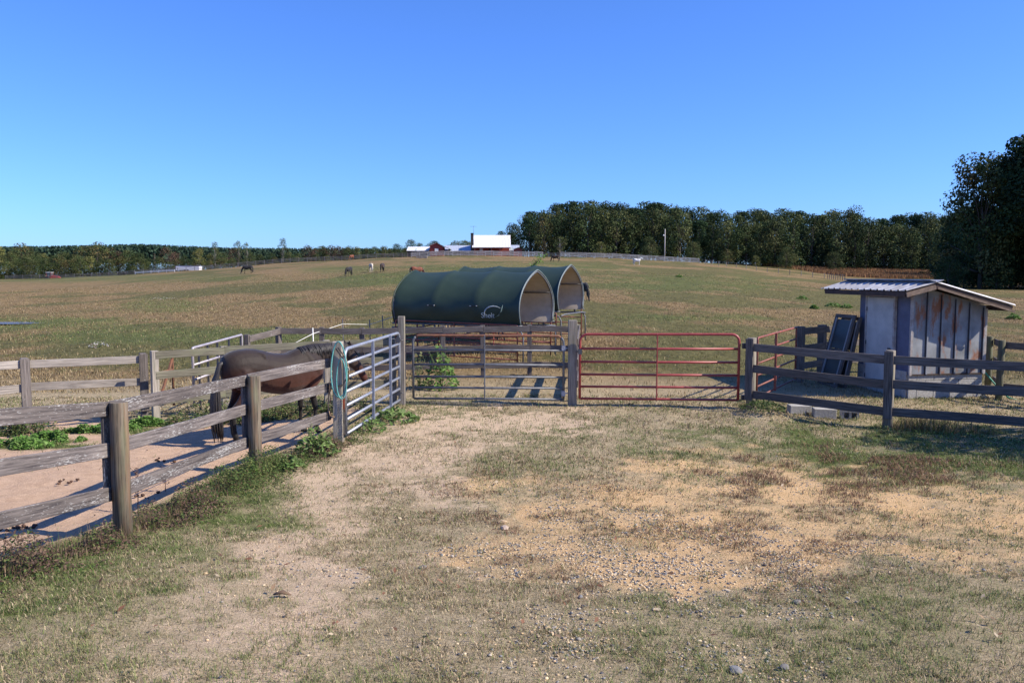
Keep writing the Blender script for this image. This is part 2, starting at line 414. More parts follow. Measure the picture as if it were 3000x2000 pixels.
def ground_material():
    m, nt, b = new_mat('ground_soil_and_grass')
    def att(n):
        a = nt.nodes.new('ShaderNodeAttribute'); a.attribute_name = n; return a
    A = att('col'); B = att('col2')
    sA = nt.nodes.new('ShaderNodeSeparateColor'); nt.links.new(A.outputs['Color'], sA.inputs[0])
    sB = nt.nodes.new('ShaderNodeSeparateColor'); nt.links.new(B.outputs['Color'], sB.inputs[0])
    P = mapped(nt, 'Object', (1, 1, 1))
    n1 = noise(nt, P, 45, 5, .7); n2 = noise(nt, P, 6, 5, .65); n3 = noise(nt, P, .9, 5, .6); n4 = noise(nt, P, 160, 3, .7)
    bs = ramp(nt, [(.25, (.42, .31, .20)), (.5, (.60, .455, .31)), (.75, (.70, .55, .39))], n1).outputs[0]
    bs = mixc(nt, .5, bs, ramp(nt, [(.3, (.46, .35, .23)), (.7, (.68, .53, .37))], n2).outputs[0])
    sn = ramp(nt, [(.25, (.38, .235, .10)), (.45, (.62, .40, .185)), (.75, (.76, .54, .29))], n1).outputs[0]
    sn = mixc(nt, .35, sn, ramp(nt, [(.3, (.50, .34, .18)), (.7, (.74, .55, .35))], n2).outputs[0])
    pd = ramp(nt, [(.3, (.42, .29, .195)), (.62, (.60, .43, .30))], n2).outputs[0]
    pd = mixc(nt, .35, pd, ramp(nt, [(.3, (.34, .22, .14)), (.6, (.62, .43, .30))], n4).outputs[0])
    speck = ramp(nt, [(.36, (.42, .38, .36)), (.50, (1.0, 1.0, 1.0)), (.66, (1.22, 1.2, 1.18))], noise(nt, P, 120, 3, .8)).outputs[0]
    th = ramp(nt, [(.32, (.20, .155, .085)), (.5, (.40, .32, .20)), (.68, (.58, .47, .32))], n1).outputs[0]      # thatch
    th = mixc(nt, .4, th, ramp(nt, [(.35, (.24, .21, .11)), (.65, (.50, .41, .27))], n2).outputs[0])
    gr = ramp(nt, [(.3, (.055, .085, .022)), (.7, (.16, .19, .06))], n1).outputs[0]
    st = ramp(nt, [(.3, (.115, .080, .038)), (.55, (.22, .155, .078)), (.75, (.33, .24, .13))], n2).outputs[0]
    ol = ramp(nt, [(.3, (.062, .060, .022)), (.55, (.120, .110, .043)), (.75, (.20, .17, .078))], n2).outputs[0]
    ff = ramp(nt, [(.3, (.062, .085, .024)), (.7, (.12, .142, .045))], n2).outputs[0]
    gv = ramp(nt, [(.3, (.16, .15, .14)), (.5, (.34, .30, .25)), (.7, (.58, .46, .32))], n4).outputs[0]
    def soft(mask, nn, lo=-.25, hi=.25):
        mm = nt.nodes.new('ShaderNodeMath'); mm.operation = 'ADD'; nt.links.new(mask, mm.inputs[0])
        s = nt.nodes.new('ShaderNodeMath'); s.operation = 'MULTIPLY_ADD'; s.inputs[1].default_value = 1.1; s.inputs[2].default_value = -.55
        nt.links.new(nn, s.inputs[0]); nt.links.new(s.outputs[0], mm.inputs[1])
        r = nt.nodes.new('ShaderNodeMapRange'); r.inputs[1].default_value = .5 + lo; r.inputs[2].default_value = .5 + hi
        nt.links.new(mm.outputs[0], r.inputs[0]); return r.outputs[0]
    c = mixc(nt, soft(sA.outputs[0], n2), th, bs)                 # dirt (path)
    c = mixc(nt, soft(sB.outputs[0], n2), c, gr)                  # green
    c = mixc(nt, soft(sA.outputs[1], n2), c, sn)                  # sand
    c = mixc(nt, soft(sA.outputs[2], n1, -.1, .3), c, gv)         # gravel
    c = mixc(nt, 1.0, c, speck, 'MULTIPLY')
    pd = mixc(nt, .6, pd, mixc(nt, 1.0, pd, speck, 'MULTIPLY'))
    c = mixc(nt, sB.outputs[1], c, pd)                            # paddock
    # far pasture: alpha of col = far, col2.blue = straw, alpha of col2 = flush
    fp = mixc(nt, soft(sB.outputs[2], n3, -.3, .3), ol, st)
    fp = mixc(nt, soft(B.outputs['Alpha'], n3, -.2, .5), fp, ff)
    fine = ramp(nt, [(.32, (.62, .62, .60)), (.68, (1.30, 1.28, 1.22))], noise(nt, mapped(nt, 'Object', (1, .35, 1)), 2.6, 5, .75)).outputs[0]
    fp = mixc(nt, 1.0, fp, fine, 'MULTIPLY')
    c = mixc(nt, A.outputs['Alpha'], c, fp)
    nt.links.new(c, b.inputs['Base Color']); b.inputs['Roughness'].default_value = .95; b.inputs['Specular IOR Level'].default_value = .1
    mm = nt.nodes.new('ShaderNodeMath'); mm.operation = 'ADD'; nt.links.new(n1, mm.inputs[0]); nt.links.new(n4, mm.inputs[1])
    bump(nt, b, mm.outputs[0], .8, .02)
    return m
g = np_mesh('ground', np.stack([X, Y, Z], 1), Fg, 0, ground_material())
me = g.data; c4 = np.zeros((len(X), 4), np.float32)
c4[:, 0] = mk['dirt']; c4[:, 1] = mk['sand']; c4[:, 2] = mk['grav'] * .42; c4[:, 3] = mk['far']
me.color_attributes['col'].data.foreach_set('color', c4.ravel())
a2 = me.color_attributes.new('col2', 'FLOAT_COLOR', 'POINT'); c5 = np.zeros((len(X), 4), np.float32)
c5[:, 0] = np.maximum(mk['green'] * (1 - mk['pad']), mk['padg']); c5[:, 1] = mk['pad'] * (1 - mk['padg']); c5[:, 2] = mk['straw']; c5[:, 3] = mk['flush'] * .7
a2.data.foreach_set('color', c5.ravel())
me.polygons.foreach_set('use_smooth', np.ones(len(Fg), bool))
tag(g, kind='structure')

# ------------------------------------------------------------ grass
M_blade = attr_mat('grass_blades', .85, .15, 0)
def pick(n, pal, var=.22):
    pal = np.array(pal); c = pal[RNG.integers(0, len(pal), n)]
    return c * RNG.uniform(1 - var, 1 + var, (n, 1))
DRY = [(.54, .43, .28), (.43, .335, .21), (.30, .23, .14), (.57, .46, .31), (.13, .095, .06), (.22, .165, .10)]
OLV = [(.20, .21, .09), (.13, .155, .055), (.26, .25, .12), (.10, .125, .04)]
GRN = [(.10, .17, .035), (.075, .13, .03), (.14, .21, .05), (.09, .12, .04)]
BRN = [(.20, .115, .07), (.15, .085, .055), (.25, .15, .095), (.11, .065, .045)]
def near_grass():
    xs, ys = [], []
    for (y0, y1, dens) in ((3.55, 4.6, 6500), (4.6, 6.5, 5600), (6.5, 9, 3800), (9, 12, 2200), (12, 17.5, 1250)):
        hw = .69 * y1 + .4; n = int(dens * 2 * hw * (y1 - y0))
        xs.append(RNG.uniform(-hw, hw, n)); ys.append(RNG.uniform(y0, y1, n))
    x = np.concatenate(xs); y = np.concatenate(ys)
    # tuftiness: pull blades together a little
    x = x + (vnoise(x * 9, y * 9, 5) - .5) * .08; y = y + (vnoise(x * 9, y * 9, 6) - .5) * .08
    m = masks(x, y)
    cover = 1 - .93 * np.clip(m['sand'] * 1.05, 0, 1) - .72 * m['dirt'] - .35 * m['grav']
    cover = np.clip(cover, 0.03, 1) * (.35 + .9 * sst(fbm(x, y, 2.3, 90, 4), .36, .58))
    cover = np.maximum(cover, m['brown'] * .9); cover = np.where(m['pad'] > .3, m['padg'] * .6 + .01, cover)
    k = (RNG.random(len(x)) < cover) & (y < 17.6)
    x, y = x[k], y[k]; m = {a: b[k] for a, b in m.items()}; n = len(x)
    gfrac = np.clip(.10 + .75 * m['green'] + .8 * m['padg'] + .25 * (fbm(x, y, .8, 95) - .4), .02, .95)
    r = RNG.random(n); col = pick(n, DRY)
    o = pick(n, OLV); gcol = pick(n, GRN); bcol = pick(n, BRN)
    col = np.where((r < .18 + .55 * sst(fbm(x, y, .75, 181, 4), .38, .6))[:, None], o, col); r2 = RNG.random(n)
    col = np.where((r2 < gfrac * .8)[:, None], gcol * .55 + o * .45, col)
    col = np.where((RNG.random(n) < m['brown'] * .85)[:, None], bcol, col)
    h = RNG.gamma(3, .010, n) + .012 + .03 * m['brown'] * RNG.random(n) + .012 * m['green'] * RNG.random(n)
    h = np.where(col[:, 0] > .38, h * .62, h)
    h = np.minimum(h * (1 + .3 * (y > 10)), .14)
    wd = RNG.uniform(.0024, .0046, n) * (1 + np.clip(y - 6, 0, 20) * .16)
    lean = RNG.uniform(.8, 1.55, n); az = RNG.uniform(0, 2 * np.pi, n)
    z = hgt(x, y) + (fbm(x, y, 2.2, 77) - .5) * .05 + (fbm(x, y, 9, 78, 3) - .5) * .022
    V, T, cc = blades_geo(x, y, z, h, wd, az, lean, col)
    return tag(np_mesh('short_grass', V, T, cc, M_blade), 'short matted dry grass with green shoots in the gate yard', 'grass', kind='stuff')
near_grass()
def tufts(name, n, sampler, hfun, colfun, wfun, label, per=7, spread=.10, leanr=(.1, .9), cat='grass'):
    x, y = sampler(n); n = len(x)
    X_ = np.repeat(x, per) + RNG.normal(0, 1, n * per) * np.repeat(spread * (1 + .01 * y), per)
    Y_ = np.repeat(y, per) + RNG.normal(0, 1, n * per) * np.repeat(spread * (1 + .01 * y), per)
    h = hfun(X_, Y_); col = colfun(X_, Y_, n, per); wd = wfun(X_, Y_)
    V, T, cc = blades_geo(X_, Y_, hgt(X_, Y_), h, wd, RNG.uniform(0, 6.28, len(X_)), RNG.uniform(*leanr, len(X_)), col)
    return tag(np_mesh(name, V, T, cc, M_blade), label, cat, kind='stuff')
def s_past(n):
    u = RNG.random(n); y = 17.2 * (120 / 17.2) ** (u ** .9); a = RNG.uniform(-.7, .72, n); x = a * y
    m = masks(x, y); keep = RNG.random(n) < (.25 + .65 * m['straw'] + .2 * m['flush'])
    # keep the ground around gates and between the fences grazed short
    keep &= ~((y < 21) & (x > -2.4) & (x < 6.5) & (RNG.random(n) < .75))
    keep &= ~((y < 18.2) & (x < -2)); 
    return x[keep], y[keep]
def c_past(x, y, n, per):
    m = masks(x, y); k = len(x); a = pick(k, [(.30, .22, .12), (.24, .17, .085), (.40, .31, .18), (.17, .12, .06)]); b = pick(k, [(.17, .16, .07), (.12, .125, .05), (.22, .20, .10)]); g_ = pick(k, GRN, .15) * .5 + pick(k, OLV) * .55
    r = RNG.random(k); c = np.where((r < .25 + .6 * m['straw'])[:, None], a, b)
    return np.where((RNG.random(k) < m['flush'] * .5)[:, None], g_, c)
tufts('pasture_grass', 60000, s_past, lambda x, y: RNG.uniform(.035, .12, len(x)) * (.6 + .8 * fbm(x, y, .3, 12)), c_past, lambda x, y: .008 * (1 + y * .03),
      'rough brown and green pasture grass on the rise', per=6, spread=.10, leanr=(.4, 1.3))
# tawny sedge field beyond the right-hand wire fence
def s_sedge(n):
    y = RNG.uniform(222, 288, n); px = RNG.uniform(2235, 2900, n); x = (px - 1500) / F * y
    edge = np.interp(px, [2235, 2300, 2480, 2600, 2900], [270, 262, 232, 225, 222]); k = y > edge
    return x[k], y[k]
tufts('sedge_field', 9000, s_sedge, lambda x, y: RNG.uniform(.6, 1.25, len(x)), lambda x, y, n, p: pick(len(x), [(.26, .135, .065), (.20, .10, .05), (.32, .18, .09), (.17, .11, .05)]),
      lambda x, y: RNG.uniform(.08, .2, len(x)), 'tall rust-brown sedge field in front of the right-hand wood', per=6, spread=.25, leanr=(.02, .4), cat='sedge')

# ------------------------------------------------------------ gravel
def gravel():
    n = 110000; y = 3.7 + 10 * RNG.random(n) ** 1.25; x = RNG.uniform(-1, 1, n) * (.68 * y + .2)
    m = masks(x, y); k = RNG.random(n) < np.clip(m['grav'] * .72 + .18 * m['sand'] + .02 * m['dirt'], 0, 1) * (.25 + 1.3 * sst(fbm(x, y, 2.6, 51), .42, .62))
    k &= m['pad'] < .2
    x, y, n = x[k], y[k], int(k.sum()); s = np.clip(RNG.gamma(2.0, .0034, n) + .0035, .004, .03)
    s = np.where(RNG.random(n) < .985, np.minimum(s, .0125), s)
    z = hgt(x, y) + (fbm(x, y, 2.2, 77) - .5) * .05 + (fbm(x, y, 9, 78, 3) - .5) * .022 + s * .25
    base = np.array([(1, 0, 0), (0, 1, 0), (-1, 0, 0), (0, -1, 0), (.45, .45, .75), (-.45, .4, .8), (-.4, -.5, .7), (.5, -.4, .72), (0, 0, -.6)], float)
    fc = np.array([(0, 1, 4), (1, 2, 5), (2, 3, 6), (3, 0, 7), (4, 1, 5), (5, 2, 6), (6, 3, 7), (7, 0, 4), (4, 5, 6), (4, 6, 7), (1, 0, 8), (2, 1, 8), (3, 2, 8), (0, 3, 8)])
    V = base[None] * (1 + RNG.uniform(-.28, .28, (n, 9, 3))) * s[:, None, None] * RNG.uniform(.6, 1.3, (n, 1, 3)) * np.array([1, 1, .6])
    a = RNG.uniform(0, 6.28, n); ca, sa = np.cos(a)[:, None], np.sin(a)[:, None]
    V = np.stack([V[..., 0] * ca - V[..., 1] * sa, V[..., 0] * sa + V[..., 1] * ca, V[..., 2]], -1) + np.stack([x, y, z], 1)[:, None]
    col = pick(n, [(.16, .165, .17), (.24, .235, .23), (.09, .09, .10), (.52, .42, .28), (.50, .36, .21), (.58, .44, .27), (.36, .32, .27)], .25)
    T = (np.arange(n)[:, None, None] * 9 + fc[None]).reshape(-1, 3)
    m_ = attr_mat('gravel_stone', .85, 0, 0, .3)
    tag(np_mesh('gravel', V.reshape(-1, 3), T, np.repeat(col, 9, 0), m_), 'loose grey and tan gravel strewn over the bare sandy patch', 'gravel', kind='stuff')
gravel()
# ------------------------------------------------------------ shared materials
W_LICHEN = wood('wood_grey_lichen', (.050, .042, .044), (.20, .175, .168), lichen=1.35)
W_POST = wood('wood_round_post', (.045, .036, .026), (.21, .175, .13), moss=.35, warm=(.20, .11, .06))
W_PALE = wood('wood_pale_post', (.17, .15, .125), (.38, .345, .30), moss=.3)
W_BACK = wood('wood_paddock_back', (.08, .075, .055), (.235, .22, .165), moss=.4)
W_LIGHT = wood('wood_sunlit', (.18, .16, .145), (.44, .40, .36), lichen=.2)  # light wood: the sunlight on these boards is put into their colour
W_DARK = wood('wood_dark', (.055, .046, .043), (.185, .16, .148))  # dark grey-brown wood
W_MID = wood('wood_mid_grey', (.07, .06, .055), (.19, .165, .155), lichen=.3)
W_FAR = wood('wood_far_fence', (.34, .32, .31), (.56, .53, .51))
M_GALV = plain('galvanised_tube', (.36, .38, .43), .48, .45, scale=14, col2=(.24, .26, .31), bmp=.05)
M_GALVD = plain('galvanised_tube_dull', (.16, .17, .19), .6, .4, scale=10, col2=(.10, .105, .12), bmp=.05)
M_RUST = plain('rusty_tube', (.24, .10, .05), .8, 0, scale=12, col2=(.13, .065, .045), bmp=.15)
M_RED = plain('red_painted_tube', (.34, .055, .052), .42, 0, scale=9, col2=(.26, .04, .04), bmp=.03)
M_REDD = plain('faded_red_tube', (.28, .075, .05), .6, 0, scale=9, col2=(.14, .05, .04), bmp=.08)
M_STEEL = plain('dark_steel', (.12, .12, .13), .5, .7, scale=20)
M_WIRE = plain('bright_wire', (.5, .5, .48), .45, .6, scale=20)
M_BLACK = plain('black_strap', (.015, .015, .016), .6, scale=20)
M_WHITE = plain('white_rope', (.72, .71, .66), .8, scale=30)

def fence(name, label, cat, pts, heights, bw=.028, bh=.135, side=0.0, post='round', pr=.075, ph=1.4, wm=None, pm=None, group=None,
          skip_posts=(), jit=.008, face_board=False, batten=False, extend=0.0, ground=None, phs=None, warp=.006, lift=0, fm=None):
    """post and board fence. side: sideways offset of the boards from the post line (+ = left of travel)"""
    G = ground or hz; wm = wm or W_MID; pm = pm or wm
    root = thing(name, (pts[0][0], pts[0][1], G(*pts[0])), label, cat, group)
    n = len(pts)
    for i, (x, y) in enumerate(pts):
        if i in skip_posts: continue
        h = (phs[i] if phs else ph) + random.uniform(-jit, jit); z = G(x, y); b = MB()
        lx, ly = random.uniform(-.012, .012), random.uniform(-.012, .012)
        if post == 'round':
            b.tube([(x, y, z - .2), (x + lx * .4, y + ly * .4, z + h * .4), (x + lx, y + ly, z + h - .008), (x + lx, y + ly, z + h)], [pr * 1.04, pr, pr * .97, pr * .90], 16, jit=.03)
        else:
            j = min(i + 1, n - 1); k = max(i - 1, 0); dx, dy = pts[j][0] - pts[k][0], pts[j][1] - pts[k][1]; L = math.hypot(dx, dy)
            b.bar((x, y, z - .2), (x + lx, y + ly, z + h), pr * 2, pr * 2, up=(-dy / L, dx / L, 0))
        b.build('post', pm, root, bevel=.006 if post != 'round' else 0)
        if face_board:
            j = min(i + 1, n - 1); k = max(i - 1, 0); dx, dy = pts[j][0] - pts[k][0], pts[j][1] - pts[k][1]; L = math.hypot(dx, dy)
            nx_, ny_ = -dy / L * math.copysign(1, side), dx / L * math.copysign(1, side)
            o = pr + bw * 1.5 + .003; b = MB()
            b.bar((x + nx_ * o + lx, y + ny_ * o, z + heights[-1] - .12), (x + nx_ * o, y + ny_ * o, z + h - .012), bw, .145, up=(-dy / L, dx / L, 0) if False else (dx / L, dy / L, 0))
            b.build('cover_board', fm or wm, root, bevel=.003)
    for i in range(n - 1):
        (x0, y0), (x1, y1) = pts[i], pts[i + 1]; L = math.hypot(x1 - x0, y1 - y0); dx, dy = (x1 - x0) / L, (y1 - y0) / L
        nx_, ny_ = -dy * side, dx * side
        for hh in heights:
            a0 = random.uniform(-jit, jit) * 1.5; a1 = random.uniform(-jit, jit) * 1.5; b = MB()
            g0 = .006
            b.bar((x0 + nx_ + dx * g0, y0 + ny_ + dy * g0, G(x0, y0) + hh + a0), (x1 + nx_ - dx * g0, y1 + ny_ - dy * g0, G(x1, y1) + hh + a1), bw, bh, warp=random.uniform(-warp, warp) if warp else 0)
            b.build('rail', wm, root, bevel=.004 if bh > .1 else 0)
    if batten:
        for i, (x, y) in enumerate(pts):
            if i in skip_posts: continue
            j = min(i + 1, n - 1); k = max(i - 1, 0); dx, dy = pts[j][0] - pts[k][0], pts[j][1] - pts[k][1]; L = math.hypot(dx, dy); sg = math.copysign(1, side)
            o = abs(side) + bw + .004; b = MB()
            b.bar((x - dy / L * sg * o, y + dx / L * sg * o, G(x, y) + heights[-1] - .06), (x - dy / L * sg * o, y + dx / L * sg * o, G(x, y) + heights[0] + .03), bw, .14, up=(dx / L, dy / L, 0))
            b.build('batten', wm, root, bevel=.003)
    return root

# ------------------------------------------------------------ fences round the yard
NEAR = [(-4.28, 4.2), (-3.80, 7.9), (-3.42, 10.85), (-2.74, 12.75)]
f = fence('board_fence', 'nearest grey three-board fence with lichen and fat round posts, at left of the yard', 'fence', NEAR, [1.25, .86, .43], side=.10, pr=.085, ph=1.32,
          wm=W_LICHEN, pm=W_POST, skip_posts=(3,), batten=True, bh=.14)
# square gate post with the ropes
def square_post(x, y, h, s, label, mat=W_PALE, kink=None):
    b = MB(); z = hz(x, y); b.bar((x, y, z - .3), (x + random.uniform(-.01, .01), y, z + h), s, s, up=(0, 1, 0))
    if kink: b.bar((x + s / 2 + .016, y - .005, z + .1), (x + s / 2 + .016, y - .005, z + h * .97), .028, s * .9, up=(1, 0, 0))
    o = b.build('gate_post', mat, bevel=.008); me = o.data
    o.location = (x, y, z); 
    for v in me.vertices: v.co -= Vector((x, y, z))
    return tag(o, label, 'post')
square_post(-2.70, 12.72, 1.58, .15, 'pale square gate post with teal rope hung over its top')
square_post(xat(1175, 16.3), 16.3, 1.76, .13, 'tall split pale post between the slanting galvanised gate and the rust-topped gate')
square_post(xat(1678, 16.35), 16.35, 1.70, .17, 'thick grey square post between the rust-topped gate and the red gate')
E = [(xat(2206, 15.75), 15.75), (xat(2612, 14.25), 14.25), (xat(3090, 13.25), 13.25), (xat(3380, 12.7), 12.7)]
fence('board_fence', 'dark three-board fence with covered posts in front of the tin shed', 'fence', E, [1.21, .80, .31], side=-.10, pr=.085, ph=1.37, wm=W_DARK, pm=W_PALE, face_board=True, bh=.15, fm=W_DARK)
Gf = [(xat(-330, 12.6), 12.6), (xat(62, 13.9), 13.9), (xat(412, 14.9), 14.9)]
fence('board_fence', 'board fence coloured pale for sunlight, at far left behind the sandy paddock', 'fence', Gf, [1.12, .72, .30], side=-.05, post='square', pr=.055, ph=1.22, wm=W_LIGHT, pm=W_MID, bh=.135, batten=False, face_board=True, fm=W_MID)
Hf = [(xat(446, 14.45), 14.45), (xat(652, 15.2), 15.2), (xat(955, 16.0), 16.0), (xat(1150, 16.45), 16.45)]
fence('board_fence', 'greenish grey board fence behind the bay horse', 'fence', Hf, [1.22, .88, .42], side=-.06, post='square', pr=.06, ph=1.30, wm=W_BACK, pm=W_PALE, bh=.135)
Jf = [(xat(720, 18.0), 18.0), (xat(814, 19.8), 19.8), (xat(942, 19.9), 19.9), (xat(1060, 19.9), 19.9), (xat(1180, 19.9), 19.9), (xat(1297, 19.9), 19.9), (xat(1415, 19.9), 19.9), (xat(1552, 19.9), 19.9), (xat(1672, 19.9), 19.9)]
fence('board_fence', 'dark weathered board fence running in front of the green shelters', 'fence', Jf, [1.17, .72, .30], side=-.06, post='square', pr=.055, ph=1.27, wm=W_MID, pm=W_MID, bh=.14)
Kf = [(xat(1683, 16.75), 16.75), (xat(1686, 18.3), 18.3), (xat(1690, 19.75), 19.75)]
fence('board_fence', 'short board fence seen edge-on behind the thick grey gate post', 'fence', Kf, [1.22, .80, .36], side=-.07, post='square', pr=.05, ph=1.3, wm=W_MID, pm=W_PALE, bh=.15)
Mf = [(xat(2905, 18.6), 18.6), (xat(2938, 17.2), 17.2), (xat(3150, 15.9), 15.9), (xat(3420, 14.8), 14.8)]
fence('board_fence', 'dark board fence with mossy round posts running behind the tin shed to the right', 'fence', Mf, [1.14, .72, .28], side=.09, pr=.07, ph=1.25, wm=W_DARK, pm=wood('wood_mossy', (.08, .075, .05), (.19, .185, .12), moss=.8), bh=.14)
Nf = [(xat(2348, 19.6), 19.6), (xat(2412, 20.4), 20.4), (xat(2475, 21.2), 21.2), (xat(2560, 21.8), 21.8)]
fence('board_fence', 'very dark board fence left of the tin shed, partly behind the leaning sashes', 'fence', Nf, [1.22, .82, .38], side=-.07, post='square', pr=.085, ph=1.32, wm=W_DARK, pm=W_DARK, bh=.16)

# ------------------------------------------------------------ tube gates
def tube_gate(name, label, p0, p1, z0, h, rails, r, ups, mat, topmat=None, cat='gate', rr=.12, r2=None, endr=True, zb=None, front=-1, legs=0, group=None):
    """p0,p1: ground points; rails: heights of inner rails; ups: positions 0..1 of flat uprights"""
    p0 = Vector((*p0, 0)); p1 = Vector((*p1, 0)); d = (p1 - p0); L = d.length; d.normalize(); nrm = Vector((d.y, -d.x, 0)) * (1 if front < 0 else -1)
    g0 = hz(p0.x, p0.y) + z0; g1 = hz(p1.x, p1.y) + z0 if zb is None else zb + z0
    root = thing(name, (p0.x, p0.y, g0), label, cat, group)
    def P(u, z): 
        q = p0 + d * u; return Vector((q.x, q.y, g0 + (g1 - g0) * u / L + z))
    pts = [P(0, -legs), P(0, h - rr)]
    for k in range(1, 6):
        a = k / 5 * math.pi / 2; pts.append(P(rr - rr * math.cos(a), h - rr + rr * math.sin(a)))
    top0 = len(pts) - 1
    pts.append(P(L - rr, h))
    for k in range(1, 6):
        a = k / 5 * math.pi / 2; pts.append(P(L - rr + rr * math.sin(a), h - rr + rr * math.cos(a)))
    pts.append(P(L, -legs))
    b = MB(); b.tube(pts, r, 12); 
    b.build('frame', [topmat or mat], root) if topmat is None else None
    if topmat is not None:
        root_parts = MB(); root_parts.tube(pts[:2] + pts[2:5], r, 12); root_parts.tube(pts[-5:], r, 12); root_parts.build('frame', mat, root)
        t = MB(); t.tube(pts[4:-4], r * 1.02, 12); t.build('top_rail', topmat, root)
    for z in rails:
        b = MB(); b.tube([P(r * .5, z), P(L / 2, z + random.uniform(-.004, .004)), P(L - r * .5, z)], r2 or r * .92, 10); b.build('rail', mat, root)
    for u in ups:
        b = MB(); q = P(L * u, 0); o = nrm * (r + .012)
        b.bar(q + o + Vector((0, 0, min(rails) - .02 if rails else 0)), q + o + Vector((0, 0, h + .01)), .024, .05, up=(nrm.x, nrm.y, 0)) 
        b.build('upright', mat, root, bevel=.004)
    return root, P
PG = (-2.63, 12.86); 
gB, PB = tube_gate('tube_gate', 'galvanised seven-bar gate standing slantwise beside the bay horse', (-2.585, 12.70), (xat(1168, 16.05), 16.05), .14, 1.32, [0, .22, .44, .66, .88, 1.10], .027, (.42, .76), M_GALV, rr=.14)
gC, PC = tube_gate('tube_gate', 'grey six-bar gate with a rusty top rail, in the middle between two tall posts', (xat(1209, 16.3), 16.3), (xat(1652, 16.3), 16.3), .13, 1.26, [.0, .22, .44, .68, .97], .024, (.475,), M_GALVD, M_RUST, rr=.14)
gD, PD = tube_gate('tube_gate', 'red painted six-bar gate right of the thick grey post', (xat(1700, 16.2), 16.2), (xat(2168, 15.85), 15.85), .16, 1.27, [.0, .24, .48, .73, .99], .026, (.49,), M_RED, rr=.14)
for (root, P, L, z) in ((gC, PC, 2.98, 1.02), (gC, PC, 2.98, .12), (gD, PD, 0.0, .93), (gD, PD, 3.15, 1.05), (gD, PD, 3.15, .05), (gB, PB, 3.3, 1.18), (gB, PB, 3.3, .15)):
    b = MB(); q = P(L, z); sx = 1 if L > .1 else -1
    b.box(q, (.075, .06, .10)); b.tube([q, q + Vector((.05 * sx, 0, 0)), q + Vector((.09 * sx, 0, .0))], .012, 8); b.build('hinge', M_STEEL if root is not gC else M_GALV, root)
# latch chain on the central gate
b = MB(); q = PC(0, .98); b.tube([q, q + Vector((-.04, -.02, -.02)), q + Vector((-.13, -.03, .01))], .008, 6); b.build('latch_chain', M_STEEL, gC)
# small rusty red gate left of the shed
gS, PS = tube_gate('tube_gate', 'small rusty red tube gate just behind the dark fence at its left end', (xat(2222, 16.6), 16.6), (xat(2335, 19.4), 19.4), .1, 1.22, [.0, .23, .46, .7, .95], .022, (.4,), M_REDD, rr=.05)
# pipe panel at the far side of the paddock
gP, PP = tube_gate('pipe_panel', 'pale mauve pipe panel with dark uprights leading back from the paddock corner', (xat(560, 15.3), 15.3), (xat(706, 17.9), 17.9), .15, 1.12, [.28, .52, .8], .024, (), plain('pale_mauve_pipe', (.45, .42, .45), .5, .3, scale=8, col2=(.33, .30, .33)), cat='corral panel', rr=.04)  # pale pipe with a slight mauve tint
for u in (.25, .62, 1.05, 1.6, 2.2):
    b = MB(); b.bar(PP(u * 1.15, -.1), PP(u * 1.15, 1.12), .03, .035, up=(1, 0, 0)); b.build('upright', M_STEEL, gP)
gQ, PQ = tube_gate('tube_gate', 'narrow dark gate frame at the paddock corner between the pale and greenish fences', (xat(452, 15.4), 15.4), (xat(500, 15.9), 15.9), .1, 1.05, [.3, .7], .022, (), M_RUST, rr=.05)
b = MB(); b.bar(PQ(0.02, .1), PQ(.5, .9), .03, .05); b.build('brace', M_RUST, gQ)

# ------------------------------------------------------------ things hung on the square post
gp = Vector((-2.70, 12.72, hz(-2.70, 12.72)))
def rope_loop(cx, cy, cz, w_, h_, r, mat, name, label, tilt=0, n=40, parent=None, off=0):
    b = MB(); pts = []
    for k in range(n + 1):
        a = 2 * math.pi * k / n
        sx = math.sin(a) * w_ / 2 * (1 - .12 * math.cos(a)); sz = math.cos(a) * h_ / 2
        pts.append((cx + sx, cy + off - (.01 * math.sin(2 * a)) + tilt * sx, cz + sz))
    b.tube(pts, r, 8, cap=False)
    o = b.build(name, mat, parent)
    return o
M_TEAL = plain('teal_rope', (.14, .42, .38), .7, scale=60, col2=(.07, .25, .24)); M_TAN = plain('tan_leather', (.30, .20, .12), .7, scale=40, col2=(.16, .10, .06))
ft = gp + Vector((.05, -.12, 0))
o = rope_loop(ft.x - .005, ft.y, gp.z + 1.16, .24, .86, .011, M_TEAL, 'rope', '')
tag(o, 'teal lead rope looped over the top of the square gate post', 'rope')
rope_loop(ft.x + .035, ft.y, gp.z + 1.02, .15, .62, .009, M_TEAL, 'rope_end', '', parent=o, off=-.014)
b = MB()
b.tube([gp + Vector((.0, -.10, 1.48)), gp + Vector((.08, -.105, 1.36)), gp + Vector((.14, -.10, 1.2)), gp + Vector((.17, -.10, 1.05)), gp + Vector((.10, -.11, .92)), gp + Vector((.02, -.11, .90))], .012, 6)
b.tube([gp + Vector((.03, -.11, 1.5)), gp + Vector((.15, -.10, 1.33)), gp + Vector((.2, -.10, 1.16)), gp + Vector((.18, -.10, .98))], .011, 6)
b.tube([gp + Vector((.10, -.11, .92)), gp + Vector((.13, -.11, .7)), gp + Vector((.12, -.11, .5))], .006, 6)
hb = b.build('halter', M_TAN); tag(hb, 'tan leather halter hanging with the teal rope on the gate post', 'halter')
b = MB(); b.tube([(q[0], q[1], q[2]) for q in [gp + Vector((.17 + .03 * math.cos(a), -.115, 1.17 + .03 * math.sin(a))) for a in np.linspace(0, 6.28, 14)]], .005, 6); b.build('buckle', M_WIRE, hb)
b = MB()
